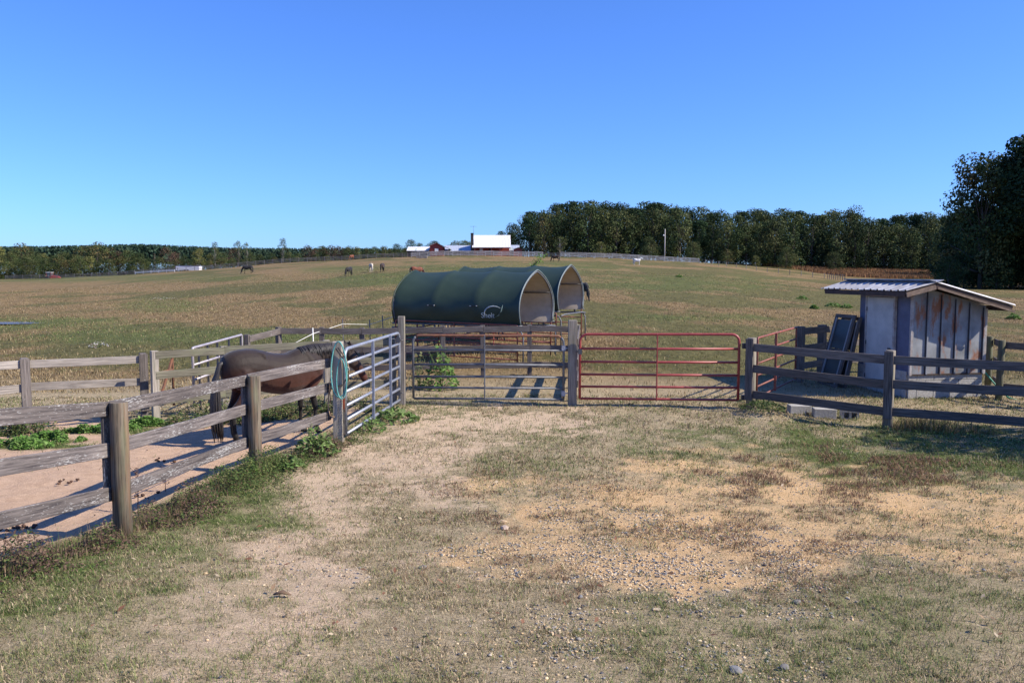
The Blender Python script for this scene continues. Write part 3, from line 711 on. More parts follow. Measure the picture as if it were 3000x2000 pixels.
for k in range(30):
    c = gp + Vector((.16 + .01 * math.sin(k * .7), -.10, .78 - k * .022)); v = (.010, 0) if k % 2 else (0, .010)
    b.tube([c + Vector((v[0] * math.cos(a), v[1] * math.cos(a), .016 * math.sin(a))) for a in np.linspace(0, 6.28, 9)], .0028, 5, cap=False)
tag(b.build('chain', M_STEEL), 'thin steel chain dangling beside the square gate post', 'chain')
b = MB(); b.tube([gp + Vector((-.085, -.05, .96)), gp + Vector((-.13, -.06, .8)), gp + Vector((-.14, -.06, .55)), gp + Vector((-.11, -.09, .44)), gp + Vector((-.04, -.10, .42))], .010, 6)
b.tube([gp + Vector((-.08, -.06, 1.1)), gp + Vector((-.12, -.06, .9)), gp + Vector((-.10, -.06, .62))], .008, 6)
tag(b.build('strap', M_TAN), 'worn leather strap hanging where the near fence meets the gate post', 'strap')
b = MB(); b.box(gp + Vector((.105, -.02, .62)), (.03, .05, .17)); tag(b.build('insulator', plain('orange_plastic', (.5, .09, .03), .4)), 'orange gate insulator on the side of the square post', 'insulator')
# low wire in the paddock behind the near fence
b = MB(); b.tube([(-4.0, 8.2, .30), (-3.75, 10.4, .28), (-3.45, 11.6, .30), (-3.0, 12.6, .36)], .0035, 5); tag(b.build('wire', M_WIRE), 'single bright wire strung low behind the near fence', 'wire')

# electric rope fence left of the shelters
er = thing('rope_fence', (-6, 22, hz(-6, 22)), 'thin-post fence with one white rope, left of the green shelters', 'fence')
eps = [(915, 19.2, 960), (1003, 22.5, 934), (1082, 23.5, 936), (1120, 25, 925)]
tips = []
for px_, y_, top in eps:
    x_ = xat(px_, y_); t = at_d(px_, top, y_); z_ = hz(x_, y_); b = MB(); b.tube([(x_ + .03, y_, z_ - .1), (x_, y_, t.z)], .014, 6); b.build('post', M_STEEL if px_ > 950 else M_WHITE, er); tips.append(Vector((x_, y_, t.z - .14)))
rp = [at_d(850, 1012, 18.4)] + tips + [at_d(1150, 928, 25.5)]
b = MB(); b.tube(rp, .008, 6); b.build('rope', M_WHITE, er)

# ------------------------------------------------------------ green fabric shelters
def fabric_mat():
    m, nt, b = new_mat('green_fabric')
    P = mapped(nt, 'Object', (1, 1, 1)); n = noise(nt, P, 1.3, 5, .6); n2 = noise(nt, P, 60, 2)
    c = ramp(nt, [(.3, (.020, .036, .024)), (.7, (.032, .052, .034))], n).outputs[0]
    nt.links.new(c, b.inputs['Base Color']); b.inputs['Roughness'].default_value = .5; b.inputs['Specular IOR Level'].default_value = .35
    bump(nt, b, n2, .08, .004); return m
M_FAB = fabric_mat(); M_LIN = plain('beige_lining', (.56, .48, .38), .8, scale=3, col2=(.44, .37, .28), bmp=.05); M_SEAM = plain('pale_seam', (.17, .21, .20), .6, scale=12)
prof = [(-1.45, .0), (-1.56, .25), (-1.60, .5), (-1.52, .78), (-1.28, 1.06), (-.9, 1.30), (-.45, 1.49), (-.12, 1.58), (0, 1.60), (.12, 1.58), (.45, 1.49), (.9, 1.30), (1.28, 1.06), (1.52, .78), (1.60, .5), (1.56, .25), (1.45, .0)]
prof = [(a * .86, b_ * .92) for a, b_ in prof]
def shelter(loc, ang, label, hs=1.0, zb=1.25, L=3.85, writing=False, tilt=0.0):
    root = thing('fabric_shelter', (loc[0], loc[1], hz(*loc)), label, 'shelter', 'green fabric shelters on corral panels'); root.rotation_euler = (0, tilt, ang)
    rl = root.location.copy(); root_loc0 = Vector((0, 0, 0))
    # local: +x along ridge (towards the open end at +x), y across
    def tb(mb, nm, mats, parent=root, **k):
        o = MB.build(mb, nm, mats, None, **k); o.parent = parent; return o
    def sag(u):                                         # cloth dips between the three bays' hoops
        t = (u * 3) % 1.0; return 1 - .042 * math.sin(math.pi * t) ** .75
    ns = 36; rings = []; rin = []
    pv = []
    for i in range(len(prof) - 1):
        a, c = prof[i], prof[i + 1]
        for k in range(3): pv.append((a[0] + (c[0] - a[0]) * k / 3, a[1] + (c[1] - a[1]) * k / 3))
    pv.append(prof[-1])
    # smooth the profile
    for _ in range(3): pv = [pv[0]] + [((pv[i - 1][0] + 2 * pv[i][0] + pv[i + 1][0]) / 4, (pv[i - 1][1] + 2 * pv[i][1] + pv[i + 1][1]) / 4) for i in range(1, len(pv) - 1)] + [pv[-1]]
    b = MB(); V = []; F_ = []; m = len(pv)
    for s in range(ns + 1):
        u = s / ns; x = -L / 2 + L * u; q = sag(u)
        back = 1 - .03 * (u < .02)
        for k, (yy, zz) in enumerate(pv):
            wr = .012 * math.sin(yy * 9 + u * 23) * math.sin(zz * 7) * (q < .995)
            V.append((x, yy * q * back * hs + wr, zb + (zz * (1 - (1 - q) * min(1, zz / .8)) - .03 * (1 - q) * 6) * hs + wr - (.0 if zz > .05 else .03)))
    for s in range(ns):
        for k in range(m - 1):
            a = s * m + k; F_.append((a, a + 1, a + m + 1, a + m))
    b.add(V, F_, None, 0, True); 
    cov = tb(b, 'cover', M_FAB)
    b = MB(); V2 = [(x, y * .985, (z - zb) * .988 + zb - .004) for x, y, z in V]; b.add(V2, [f[::-1] for f in F_], None, 0, True); tb(b, 'lining', M_LIN)
    for s in (0, 1, 2, 3):                              # hoops just inside the cloth
        x = -L / 2 + L * s / 3 + (.02 if s == 0 else -.02 if s == 3 else 0); b = MB()
        b.tube([(x, y * .97 * hs, zb + z * .975 * hs - .01) for y, z in pv[::2]], .022, 8); tb(b, 'hoop', M_GALVD)
    for x in (-L / 2, L / 2):
        b = MB(); b.tube([(x, y * 1.0 * hs, zb + z * 1.0 * hs + .0) for y, z in pv], .018, 6); tb(b, 'edge_seam', M_SEAM if x > 0 else M_FAB)
    for z, t in ((.82, .02), ):
        for sy in (-1, 1):
            b = MB(); b.tube([(-L / 2, sy * 1.04 * hs, zb + z * hs), (L / 2, sy * 1.04 * hs, zb + z * hs)], .02, 6); tb(b, 'purlin', M_BLACK)
    for sy in (-1, 1):
        b = MB(); b.tube([(-L / 2 - .05, sy * 1.26 * hs, zb - .02), (L / 2 + .05, sy * 1.26 * hs, zb - .02)], .022, 8); tb(b, 'base_tube', M_GALVD)
        b = MB(); b.tube([(-L / 2 - .05, sy * 1.27, zb - .14), (L / 2 - .1, sy * 1.27, zb - .14), (L / 2 + .02, sy * 1.27, zb - .18), (L / 2 + .08, sy * 1.27, zb - .3), (L / 2 + .08, sy * 1.27, -.1)], .024, 8); tb(b, 'leg_frame', M_GALVD)
        b = MB(); b.tube([(-L / 2 - .05, sy * 1.27, zb - .14), (-L / 2 - .05, sy * 1.27, -.1)], .024, 8); tb(b, 'leg', M_GALVD)
        for k in range(6):
            b = MB(); x = -L / 2 + .3 + k * (L - .6) / 5; b.box((x, sy * 1.28, zb - .08), (.05, .05, .14)); tb(b, 'clamp', M_STEEL if k % 2 else M_TAN)
    for sx in (1,):                                     # rail across the open end
        b = MB(); b.tube([(L / 2 + .08, -1.27, zb - .16), (L / 2 + .08, -.9, zb - .12), (L / 2 + .08, .9, zb - .12), (L / 2 + .08, 1.27, zb - .16)], .024, 8); tb(b, 'end_tube', M_GALVD)
    for k, x in enumerate((-L / 2 + L / 3, -L / 2 + 2 * L / 3)):
        # tie strap poking through the cloth at each middle hoop
        yy, zz = -1.385, .5; b = MB()
        b.box((x, yy * hs - .012, zb + zz), (.20, .022, .028)); b.box((x - .15, yy * hs - .004, zb + zz - .01), (.1, .012, .012)); s_ = tb(b, 'strap', M_BLACK)
        b = MB(); b.box((x + .07, yy * hs - .028, zb + zz + .004), (.03, .012, .02)); b.box((x - .12, yy * hs - .016, zb + zz + .002), (.05, .012, .012)); o = tb(b, 'strap_buckle', M_WHITE, s_)
    b = MB(); b.box((L / 2 - .62, -1.28, zb - .22), (.03, .02, .4), Matrix.Rotation(.25, 3, 'Y')); b.box((L / 2 - .5, -1.28, zb - .22), (.03, .02, .4), Matrix.Rotation(-.25, 3, 'Y')); tb(b, 'hanging_strap', M_BLACK)
    if writing:
        # worn printed mark: letters and a swoosh arc
        cu = bpy.data.curves.new('writing', 'FONT'); cu.body = 'Shelt'; cu.size = .20; cu.extrude = .002
        to = bpy.data.objects.new('writing', cu); C.objects.link(to); bpy.context.view_layer.update()
        me = bpy.data.meshes.new_from_object(to.evaluated_get(bpy.context.evaluated_depsgraph_get())); bpy.data.objects.remove(to)
        mw = plain('worn_white_print', (.46, .50, .52), .7, scale=30, col2=(.2, .25, .26)); me.materials.append(mw)
        wo = bpy.data.objects.new('writing', me); C.objects.link(wo); wo.parent = root
        wo.location = (L / 2 - 1.10, -1.362, zb + .19); wo.rotation_euler = (R(96), 0, 0)
        b = MB(); pts = []
        for k in range(13):
            a = R(200 - k * 13); pts.append((L / 2 - .72 + .30 * math.cos(a) * .95, -1.375 - .01 * math.sin(a), zb + .30 + .20 * math.sin(a)))
        b.tube(pts, [.004 + .016 * math.sin(math.pi * k / 12) for k in range(13)], 6); tb(b, 'printed_mark', mw)
        b = MB(); b.tube([(L / 2 - .62, -1.380, zb + .24), (L / 2 - .5, -1.386, zb + .38), (L / 2 - .46, -1.384, zb + .54)], [.02, .04, .004], 6, ry=[.004] * 3)
        b.tube([(L / 2 - .85, -1.352, zb + .10), (L / 2 - .72, -1.366, zb + .2), (L / 2 - .55, -1.378, zb + .27)], [.012, .03, .006], 6, ry=[.004] * 3); tb(b, 'printed_mark', plain('faded_print', (.13, .20, .23), .7, scale=20, col2=(.05, .09, .10)))
    return root
# fabric shelters stand on red corral panels
A1 = Vector((.25, 21.8)); A0 = Vector((-3.37, 23.3)); ax = (A1 - A0).normalized(); pw = Vector((-ax.y, ax.x)); ang = math.atan2(ax.y, ax.x)
c1 = (A0 + A1) / 2 + pw * 1.28
shelter((c1.x, c1.y), ang, 'green fabric arched shelter nearest the gates, printed mark at its lower corner', writing=True, zb=1.04)
c2 = c1 + Vector((1.25, 4.2))
shelter((c2.x, c2.y), ang, 'green fabric arched shelter farther back, its open end right of the other', zb=1.04, tilt=-.01)
def panels(c, nm, lab, L=3.7, W=2.6, top=1.5):
    k = 0
    cs = [(-L / 2, -W / 2), (L / 2, -W / 2), (L / 2, W / 2), (-L / 2, W / 2)]
    for i in range(4):
        a, b_ = cs[i], cs[(i + 1) % 4]
        def wp(p): return (c[0] + ax.x * p[0] + pw.x * p[1], c[1] + ax.y * p[0] + pw.y * p[1])
        if i in (1,): continue
        rt, P = tube_gate('corral_panel', lab[k], wp(a), wp(b_), .18, .92, [0, .2, .4, .6], .02, (.5,), M_REDD, cat='corral panel', rr=.05, legs=.16); k += 1
panels(c1, 'p', ['red corral panel along the front of the nearest shelter', 'red corral panel at the back of the nearest shelter', 'red corral panel at the closed left end of the nearest shelter'])
panels(c2, 'p', ['red corral panel along the front of the farther shelter', 'red corral panel at the back of the farther shelter', 'red corral panel at the left end of the farther shelter'])
# ------------------------------------------------------------ tin shed
def tin_mat():
    m, nt, b = new_mat('bluish_tin')
    P = mapped(nt, 'Object', (1, 1, 1)); n = noise(nt, P, 2.2, 4); n2 = noise(nt, mapped(nt, 'Object', (3.2, 3.2, 1.1)), 1.3, 5, .6); n3 = noise(nt, P, 30, 3)
    c = ramp(nt, [(.3, (.15, .16, .175)), (.7, (.34, .355, .375))], n).outputs[0]
    k = ramp(nt, [(.53, (0, 0, 0)), (.62, (.95, .95, .95))], n2).outputs[0]
    c = mixc(nt, k, c, mixc(nt, n3, (.20, .07, .03), (.34, .14, .06)))
    nt.links.new(c, b.inputs['Base Color']); b.inputs['Roughness'].default_value = .6; b.inputs['Metallic'].default_value = .12
    bump(nt, b, n3, .08, .004); return m
M_TIN = tin_mat(); M_ROOF = plain('galvanised_roof', (.43, .44, .47), .5, .35, scale=3.5, col2=(.30, .29, .29), bmp=.05)
M_TIN_SHADE = plain('tin_in_shade', (.11, .125, .20), .65, .1, scale=3, col2=(.08, .09, .15)); M_BLOCK = plain('concrete_block', (.40, .39, .37), .9, scale=30, col2=(.28, .27, .26), bmp=.5); M_BLOCKM = plain('block_mortar', (.27, .26, .25), .95, scale=20)  # darker blue tin: same sheet with the side wall's shade in its colour
M_DOOR = plain('shed_door_paint', (.46, .46, .45), .6, scale=4, col2=(.36, .36, .36)); M_TRIM = plain('pale_trim', (.42, .40, .40), .7, scale=8, col2=(.26, .22, .20))
M_BROWN = plain('dark_brown_timber', (.075, .045, .035), .85, scale=8, col2=(.04, .025, .02)); M_TIMB = plain('raw_timber', (.22, .16, .12), .85, scale=9, col2=(.13, .09, .07))
SA = R(11); S0 = (xat(2668, 17.3), 17.3); sz = hz(*S0)
shed = thing('pump_shed', (S0[0], S0[1], sz), 'small bluish tin shed on concrete block footing with a rusty low-pitch metal roof', 'shed'); shed.rotation_euler = (0, 0, SA)
def sb(mb, nm, mats, parent=shed, **k):
    o = mb.build(nm, mats, None, **k); o.parent = parent; return o
WW, DD = 1.78, 1.75                    # gable width (local x), depth (local y)
def roofz(x):                          # underside height over local x
    return 2.33 - .26 * abs(x - .26) if x > .26 else 2.33 - .24 * (.26 - x)
# footing of blocks: three courses
b = MB(); b.box((WW / 2, DD / 2, .22), (WW - .03, DD - .03, .9)); sb(b, 'block_core', M_BLOCKM)
b = MB()
for k in range(4):
    zc = -.10 + k * .195
    off = .2 if k % 2 else 0
    x = -off
    while x < WW:
        x0, x1 = max(x, 0) + .004, min(x + .4, WW) - .004
        if x1 - x0 > .03: b.box(((x0 + x1) / 2, .0 + .0, zc), (x1 - x0, .04, .187)); 
        x += .4
    x = -off
    while x < DD:
        x0, x1 = max(x, .03) + .004, min(x + .4, DD) - .004
        if x1 - x0 > .03: b.box((-.0, (x0 + x1) / 2, zc), (.04, x1 - x0, .187))
        x += .4
sb(b, 'block_footing', M_BLOCK, bevel=.004)
# walls: ribbed tin, top follows roof
def ribbed(pfun, L, z0, topf, name, ribs):
    b = MB(); N = 64; xs = np.linspace(0, L, N)
    def dep(x): return max([.028 * max(0, 1 - abs(x - r) / .022) for r in ribs] + [0])
    xs = sorted(set(list(np.linspace(0, L, 20)) + [min(max(r + d, 0), L) for r in ribs for d in (-.026, -.014, .014, .026)]))
    V = []; F_ = []
    for x in xs:
        d = dep(x) if True else 0
        if any(abs(x - r) <= .0145 for r in ribs): d = .036
        elif any(abs(x - r) < .0265 for r in ribs): d = 0
        else: d = 0
        for z in (z0, (z0 + topf(x)) / 2, topf(x)): V.append(pfun(x, d, z))
    n = len(xs)
    for i in range(n - 1):
        for k in range(2):
            a = i * 3 + k; F_.append((a, a + 3, a + 4, a + 1))
    b.add(V, F_); return sb(b, name, M_TIN)
ribbed(lambda x, d, z: (x, -.032 - d, z), WW, .52, lambda x: roofz(x) + .02, 'front_wall', [.03, .38, .72, 1.06, 1.40, 1.74])
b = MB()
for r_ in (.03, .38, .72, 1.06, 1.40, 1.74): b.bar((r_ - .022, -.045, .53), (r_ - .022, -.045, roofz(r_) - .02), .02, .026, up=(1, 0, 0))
sb(b, 'rib_shadow', plain('rib_shadow_dark', (.035, .035, .045), .7))  # dark strips painted in as the shadow beside each rib
b = MB(); b.box((WW / 2, -.03, .515), (WW, .05, .025)); sb(b, 'shadow_gap', M_BROWN)  # dark strip standing in for the shade under the tin's lower edge
b = MB(); V = [(0, -.028, .5), (WW, -.028, .5), (WW, -.028, roofz(WW)), (.26, -.028, 2.33), (0, -.028, roofz(0))]
V2 = [(x, DD, z) for x, y, z in V]; b.add(V + V2, [(0, 1, 2, 3, 4), (9, 8, 7, 6, 5), (1, 6, 7, 2), (0, 4, 9, 5), (0, 5, 6, 1), (2, 7, 8, 3), (3, 8, 9, 4)]); sb(b, 'wall', M_TIN_SHADE)
b = MB(); b.box((.0, -.05, 1.33), (.05, .05, 1.66)); b.box((WW + .0, -.045, 1.2), (.045, .04, 1.4)); sb(b, 'corner_trim', M_TRIM)
# door on the left wall
d0, d1 = .44, 1.42
b = MB(); b.box((-.05, (d0 + d1) / 2, 1.13), (.035, d1 - d0 - .06, 1.98)); door = sb(b, 'door', M_DOOR, bevel=.004)
b = MB()
for y in (d0, d1): b.box((-.045, y, 1.14), (.06, .05, 2.08))
b.box((-.045, (d0 + d1) / 2, 2.16), (.06, d1 - d0 - .055, .05)); sb(b, 'door_frame', M_TRIM)
b = MB(); b.tube([(-.07, d0 + .09, 1.02), (-.10, d0 + .09, 1.02), (-.12, d0 + .09, 1.02)], [.014, .014, .028], 10); sb(b, 'door_handle', M_STEEL, door)
b = MB()
for k in range(3): b.box((-.075, d1 - .035, .35 + k * .75), (.02, .02, .09))
sb(b, 'hinge', M_STEEL, door)
# roof: two ribbed metal slopes with ridge cap, rafters and fascia
y0, y1 = -.42, DD + .85
def slope(xa, za, xb, zb_, name):
    b = MB(); V = []; F_ = []; ys = []
    y = y0
    while y < y1 - .01: ys += [(y, 0), (y + .03, .028), (y + .05, .028), (y + .08, 0), (y + .18, .004)]; y += .23
    ys.append((y1, 0))
    N = 4
    for (y, d) in ys:
        for k in range(N + 1):
            t = k / N; V.append((xa + (xb - xa) * t, y, za + (zb_ - za) * t + d + .004 * math.sin(y * 5 + k)))
    for i in range(len(ys) - 1):
        for k in range(N):
            a = i * (N + 1) + k; F_.append((a, a + N + 1, a + N + 2, a + 1))
    b.add(V, F_); o = sb(b, name, M_ROOF); s = o.modifiers.new('thick', 'SOLIDIFY'); s.thickness = .006; s.offset = -1; return o
RX, RZ = .26, 2.46
slope(RX, RZ, -.42, RZ - .175, 'roof_sheet'); slope(RX, RZ, 2.16, RZ - .50, 'roof_sheet')
b = MB(); b.bar((RX - .07, y0 - .01, RZ + .028), (RX - .07, y1 + .01, RZ + .028), .17, .012, up=(.25, 0, 1)); b.bar((RX + .08, y0 - .01, RZ + .026), (RX + .08, y1 + .01, RZ + .026), .17, .012, up=(-.25, 0, 1)); sb(b, 'ridge_cap', M_ROOF)
b = MB()
for y in (y0 + .04, .5, 1.2, y1 - .04):
    b.bar((RX - .0, y, RZ - .075), (-.40, y, RZ - .24), .04, .10); b.bar((RX + .01, y, RZ - .075), (2.10, y, RZ - .555), .04, .10)
b.bar((-.40, y0 + .06, RZ - .245), (-.40, y1 - .06, RZ - .245), .03, .10)
b.bar((2.11, y0 + .06, RZ - .56), (2.11, y1 - .06, RZ - .56), .03, .10); sb(b, 'rafter', M_BROWN)
b = MB(); b.bar((RX + .03, y0 - .002, RZ - .115), (2.14, y0 - .002, RZ - .62), .028, .04); b.bar((RX - .02, y0 - .002, RZ - .10), (-.42, y0 - .002, RZ - .26), .028, .09); sb(b, 'barge_board', M_TIMB)
# things by the shed
def local(p): 
    v = Matrix.Rotation(SA, 3, 'Z') @ Vector(p); return Vector((S0[0], S0[1], sz)) + v
def leaning(lx, ly, w_, h_, lean, label, inner, rz=0.0):
    root = thing('window_sash', local((lx, ly, 0)), label, 'window frame', None); root.rotation_euler = (0, lean, SA + rz)
    root.location.z = hz(root.location.x, root.location.y) - .02
    b = MB()
    for s in (-1, 1): b.box((0, s * (w_ / 2 - .035), h_ / 2), (.045, .07, h_))
    for z in (.04, h_ * .5, h_ - .04): b.box((0, 0, z), (.045, w_ - .141, .08))
    o = b.build('frame', W_DARK, None); o.parent = root
    b = MB()
    for s in (-1, 1): b.box((-.02, s * (w_ / 2 - .09), h_ / 2), (.03, .03, h_ - .18))
    o = b.build('sash', inner, None); o.parent = root
    b = MB()
    for z in (h_ * .27, h_ * .73): b.box((.0, 0, z), (.006, w_ - .22, h_ * .4))
    mg, nt, bb = new_mat('dusty_glass'); bb.inputs['Base Color'].default_value = (.03, .035, .035, 1); bb.inputs['Roughness'].default_value = .5
    o = b.build('pane', mg, None); o.parent = root
    return root
M_SASH = plain('grey_sash', (.30, .30, .31), .7)
leaning(-.66, 1.95, .78, 1.72, R(15), 'outer old window frame leaning beside the shed door', M_SASH, rz=.0)
leaning(-.48, 1.85, .74, 1.66, R(12), 'inner old window frame leaning closest to the tin shed', M_TRIM)
# green hose at the shed's right end
hp = [local((1.70, .25, .75)), local((1.78, .15, .66)), local((1.88, .0, .5)), local((1.98, -.2, .25)), local((2.10, -.4, .03)), local((2.2, -.6, -.02))]
b = MB(); b.tube(hp, .017, 8); tag(b.build('hose', plain('green_hose', (.03, .28, .17), .4)), 'green garden hose curving down from the right corner of the tin shed', 'hose')
# loose concrete blocks under the fence
for k, (px_, py_, rz, up, lab) in enumerate(((2340, 1212, .05, 0, 'leftmost loose concrete block lying under the dark fence, solid side showing'), (2413, 1222, -.08, 0, 'middle loose concrete block under the dark fence, between the other two'), (2487, 1226, -.16, 1, 'rightmost loose concrete block under the dark fence, hollow cores showing'))):
    q = gnd(px_, py_); b = MB(); w_, h_, d_ = .40, .19, .19
    if not up:
        b.box((0, 0, h_ / 2), (w_, d_, h_))
    else:
        b.box((0, -.075, h_ / 2 + .0), (.0001, .0001, .0001))
        w_ = .30
        for z in (.02, h_ - .02): b.box((0, 0, z), (w_, d_, .04))
        for x in (-w_ / 2 + .02, 0, w_ / 2 - .02): b.box((x, 0, h_ / 2), (.04, d_ - .004, h_ - .081))
        b.box((0, .06, h_ / 2), (w_ - .05, .02, h_ - .082))
    o = b.build('concrete_block', M_BLOCK, None, bevel=.006); o.location = (q.x, q.y, q.z - .02); o.rotation_euler = (R(2), R(1.5), rz); tag(o, lab, 'concrete block')

# ------------------------------------------------------------ horses
def coat(name, base, dark, flank=None, dapple=.0):
    m, nt, b = new_mat(name)
    tc = nt.nodes.new('ShaderNodeTexCoord'); sp = nt.nodes.new('ShaderNodeSeparateXYZ'); nt.links.new(tc.outputs['Object'], sp.inputs[0])
    n = noise(nt, tc.outputs['Object'], 3.5, 5, .6)
    c = ramp(nt, [(.3, tuple(v * .75 for v in base)), (.7, base)], n).outputs[0]
    if flank:                                            # reddish belly and elbows of a sun-bleached bay
        a = nt.nodes.new('ShaderNodeMath'); a.operation = 'MULTIPLY_ADD'; a.inputs[1].default_value = .35; nt.links.new(n, a.inputs[0]); nt.links.new(sp.outputs[2], a.inputs[2])
        k = ramp(nt, [(.80, (1, 1, 1)), (1.0, (0, 0, 0))], None); mr = nt.nodes.new('ShaderNodeMapRange'); mr.inputs[1].default_value = 1.34; mr.inputs[2].default_value = .98
        nt.links.new(a.outputs[0], mr.inputs[0]); c = mixc(nt, mr.outputs[0], c, flank)
    mr = nt.nodes.new('ShaderNodeMapRange'); mr.inputs[1].default_value = .82; mr.inputs[2].default_value = .55; nt.links.new(sp.outputs[2], mr.inputs[0])
    c = mixc(nt, mr.outputs[0], c, dark)
    nt.links.new(c, b.inputs['Base Color']); b.inputs['Roughness'].default_value = .62; b.inputs['Specular IOR Level'].default_value = .22
    b.inputs['Sheen Weight'].default_value = .15
    hn = noise(nt, mapped(nt, 'Object', (1, 1, 1)), 120, 2); h2 = noise(nt, mapped(nt, 'Object', (1.2, 1, 1)), 4.5, 3)
    mm = nt.nodes.new('ShaderNodeMath'); mm.operation = 'MULTIPLY_ADD'; mm.inputs[1].default_value = 8; nt.links.new(h2, mm.inputs[0]); nt.links.new(hn, mm.inputs[2]); bump(nt, b, mm.outputs[0], .35, .006)
    return m
def ring(c, t, ry, rz_, n=16):
    c = Vector(c); t = Vector(t).normalized(); side = Vector((0, 1, 0)); side = (side - t * side.dot(t)).normalized(); up = side.cross(t)
    if up.z < 0 and abs(t.z) < .8: up = -up
    return [c + side * math.cos(2 * math.pi * k / n) * ry + up * math.sin(2 * math.pi * k / n) * rz_ for k in range(n)]
def limb(b, pts, n=14):
    """pts: (x,y,z, halfwidth sideways, half depth)"""
    P = [Vector(p[:3]) for p in pts]; rings = []
    for i, p in enumerate(pts):
        t = P[min(i + 1, len(P) - 1)] - P[max(i - 1, 0)]; rings.append(ring(P[i], t, p[3], p[4], n))
    b.loft(rings, True)
def spline(pts, sub=4):
    out = []; n = len(pts)
    for i in range(n - 1):
        p0, p1, p2, p3 = (np.array(pts[max(i - 1, 0)], float), np.array(pts[i], float), np.array(pts[i + 1], float), np.array(pts[min(i + 2, n - 1)], float))
        for k in range(sub):
            t = k / sub; out.append(tuple(.5 * ((2 * p1) + (-p0 + p2) * t + (2 * p0 - 5 * p1 + 4 * p2 - p3) * t * t + (-p0 + 3 * p1 - 3 * p2 + p3) * t ** 3)))
    out.append(tuple(pts[-1])); return out
def horse_meshes(pose, vox=.018, tx=1.0):
    b = MB(); X_ = tx
    tor = [(-.82, 0, 1.13, .05, .08), (-.77, 0, 1.13, .17, .19), (-.64, 0, 1.14, .25, .26), (-.42, 0, 1.125, .285, .29), (-.15, 0, 1.025, .28, .305), (.12, 0, .985, .275, .325), (.32, 0, 1.03, .25, .34), (.46, 0, 1.07, .225, .30), (.58, 0, 1.08, .17, .23), (.67, 0, 1.08, .07, .12)]
    tor = [(p[0] * X_, p[1], p[2], p[3], p[4]) for p in tor]
    limb(b, spline(tor, 3), 20)
    if vox < .03:
        for s in (-1, 1):                                 # haunch, point of hip, shoulder blade, forearm muscle
            limb(b, spline([(-.66 * X_, s * .15, 1.22, .04, .05), (-.58 * X_, s * .175, 1.10, .11, .16), (-.52 * X_, s * .17, .95, .10, .15), (-.47 * X_, s * .16, .82, .05, .08)], 3))
            limb(b, [(-.36 * X_, s * .13, 1.335, .05, .04), (-.31 * X_, s * .19, 1.29, .06, .055), (-.27 * X_, s * .215, 1.22, .03, .04)])
            limb(b, spline([(.33 * X_, s * .10, 1.30, .06, .07), (.40 * X_, s * .17, 1.15, .075, .10), (.50 * X_, s * .17, .98, .075, .10), (.44 * X_, s * .17, .86, .05, .08)], 3))
    for s in (-1, 1):
        ho = .05 if s > 0 else -.06; fo = -.04 if s > 0 else .05
        limb(b, spline([((-.56) * X_, s * .12, 1.15, .13, .22), (-.53 * X_, s * .15, .95, .12, .21), (-.50 * X_, s * .15, .80, .085, .14), (-.60 * X_ + ho * .5, s * .145, .62, .055, .085), (-.69 * X_ + ho, s * .14, .50, .045, .06), (-.68 * X_ + ho, s * .14, .42, .034, .043),
                        (-.67 * X_ + ho, s * .14, .24, .030, .034), (-.655 * X_ + ho, s * .14, .15, .038, .043), (-.63 * X_ + ho, s * .14, .08, .036, .040), (-.62 * X_ + ho, s * .14, .055, .048, .055), (-.605 * X_ + ho, s * .14, 0, .056, .066)], 3))
        limb(b, spline([(.43 * X_, s * .12, 1.12, .10, .20), (.44 * X_, s * .15, .92, .095, .15), (.40 * X_, s * .145, .76, .065, .095), (.41 * X_ + fo * .5, s * .14, .60, .047, .058), (.42 * X_ + fo, s * .14, .46, .044, .047), (.42 * X_ + fo, s * .14, .38, .030, .033),
                        (.42 * X_ + fo, s * .14, .22, .028, .030), (.425 * X_ + fo, s * .14, .15, .036, .040), (.455 * X_ + fo, s * .14, .08, .034, .038), (.46 * X_ + fo, s * .14, .05, .046, .052), (.475 * X_ + fo, s * .14, 0, .054, .062)], 3))
    bx = .44 * X_
    if pose == 'near':
        neck = [(bx - .1, 0, 1.13, .17, .27), (bx + .1, 0, 1.19, .14, .235), (bx + .34, 0, 1.235, .105, .185), (bx + .58, 0, 1.27, .085, .145), (bx + .78, 0, 1.29, .075, .115), (bx + .85, 0, 1.27, .06, .08)]
        pl = Vector((bx + .77, 0, 1.31)); hd = Vector((.36, 0, -.60))
    elif pose == 'graze':
        neck = [(bx - .1, 0, 1.12, .17, .27), (bx + .12, 0, 1.06, .14, .22), (bx + .30, 0, .88, .11, .17), (bx + .44, 0, .68, .09, .13), (bx + .53, 0, .52, .08, .11), (bx + .56, 0, .46, .05, .07)]
        pl = Vector((bx + .52, 0, .56)); hd = Vector((.14, 0, -.54))
    else:
        neck = [(bx - .1, 0, 1.15, .16, .26), (bx + .08, 0, 1.26, .13, .21), (bx + .24, 0, 1.42, .10, .16), (bx + .36, 0, 1.57, .08, .12), (bx + .42, 0, 1.64, .06, .09), (bx + .44, 0, 1.66, .04, .05)]
        pl = Vector((bx + .38, 0, 1.66)); hd = Vector((.42, 0, -.38))
    limb(b, spline(neck, 3), 18)
    L = hd.length; hdn = hd.normalized(); dn = Vector((-hdn.z, 0, hdn.x)); 
    if dn.z > 0: dn = -dn                                 # towards the throat/under side
    if pose == 'graze': dn = Vector((-1, 0, -.2)).normalized()
    L = .62 if pose != 'near' else .66
    hp_ = []
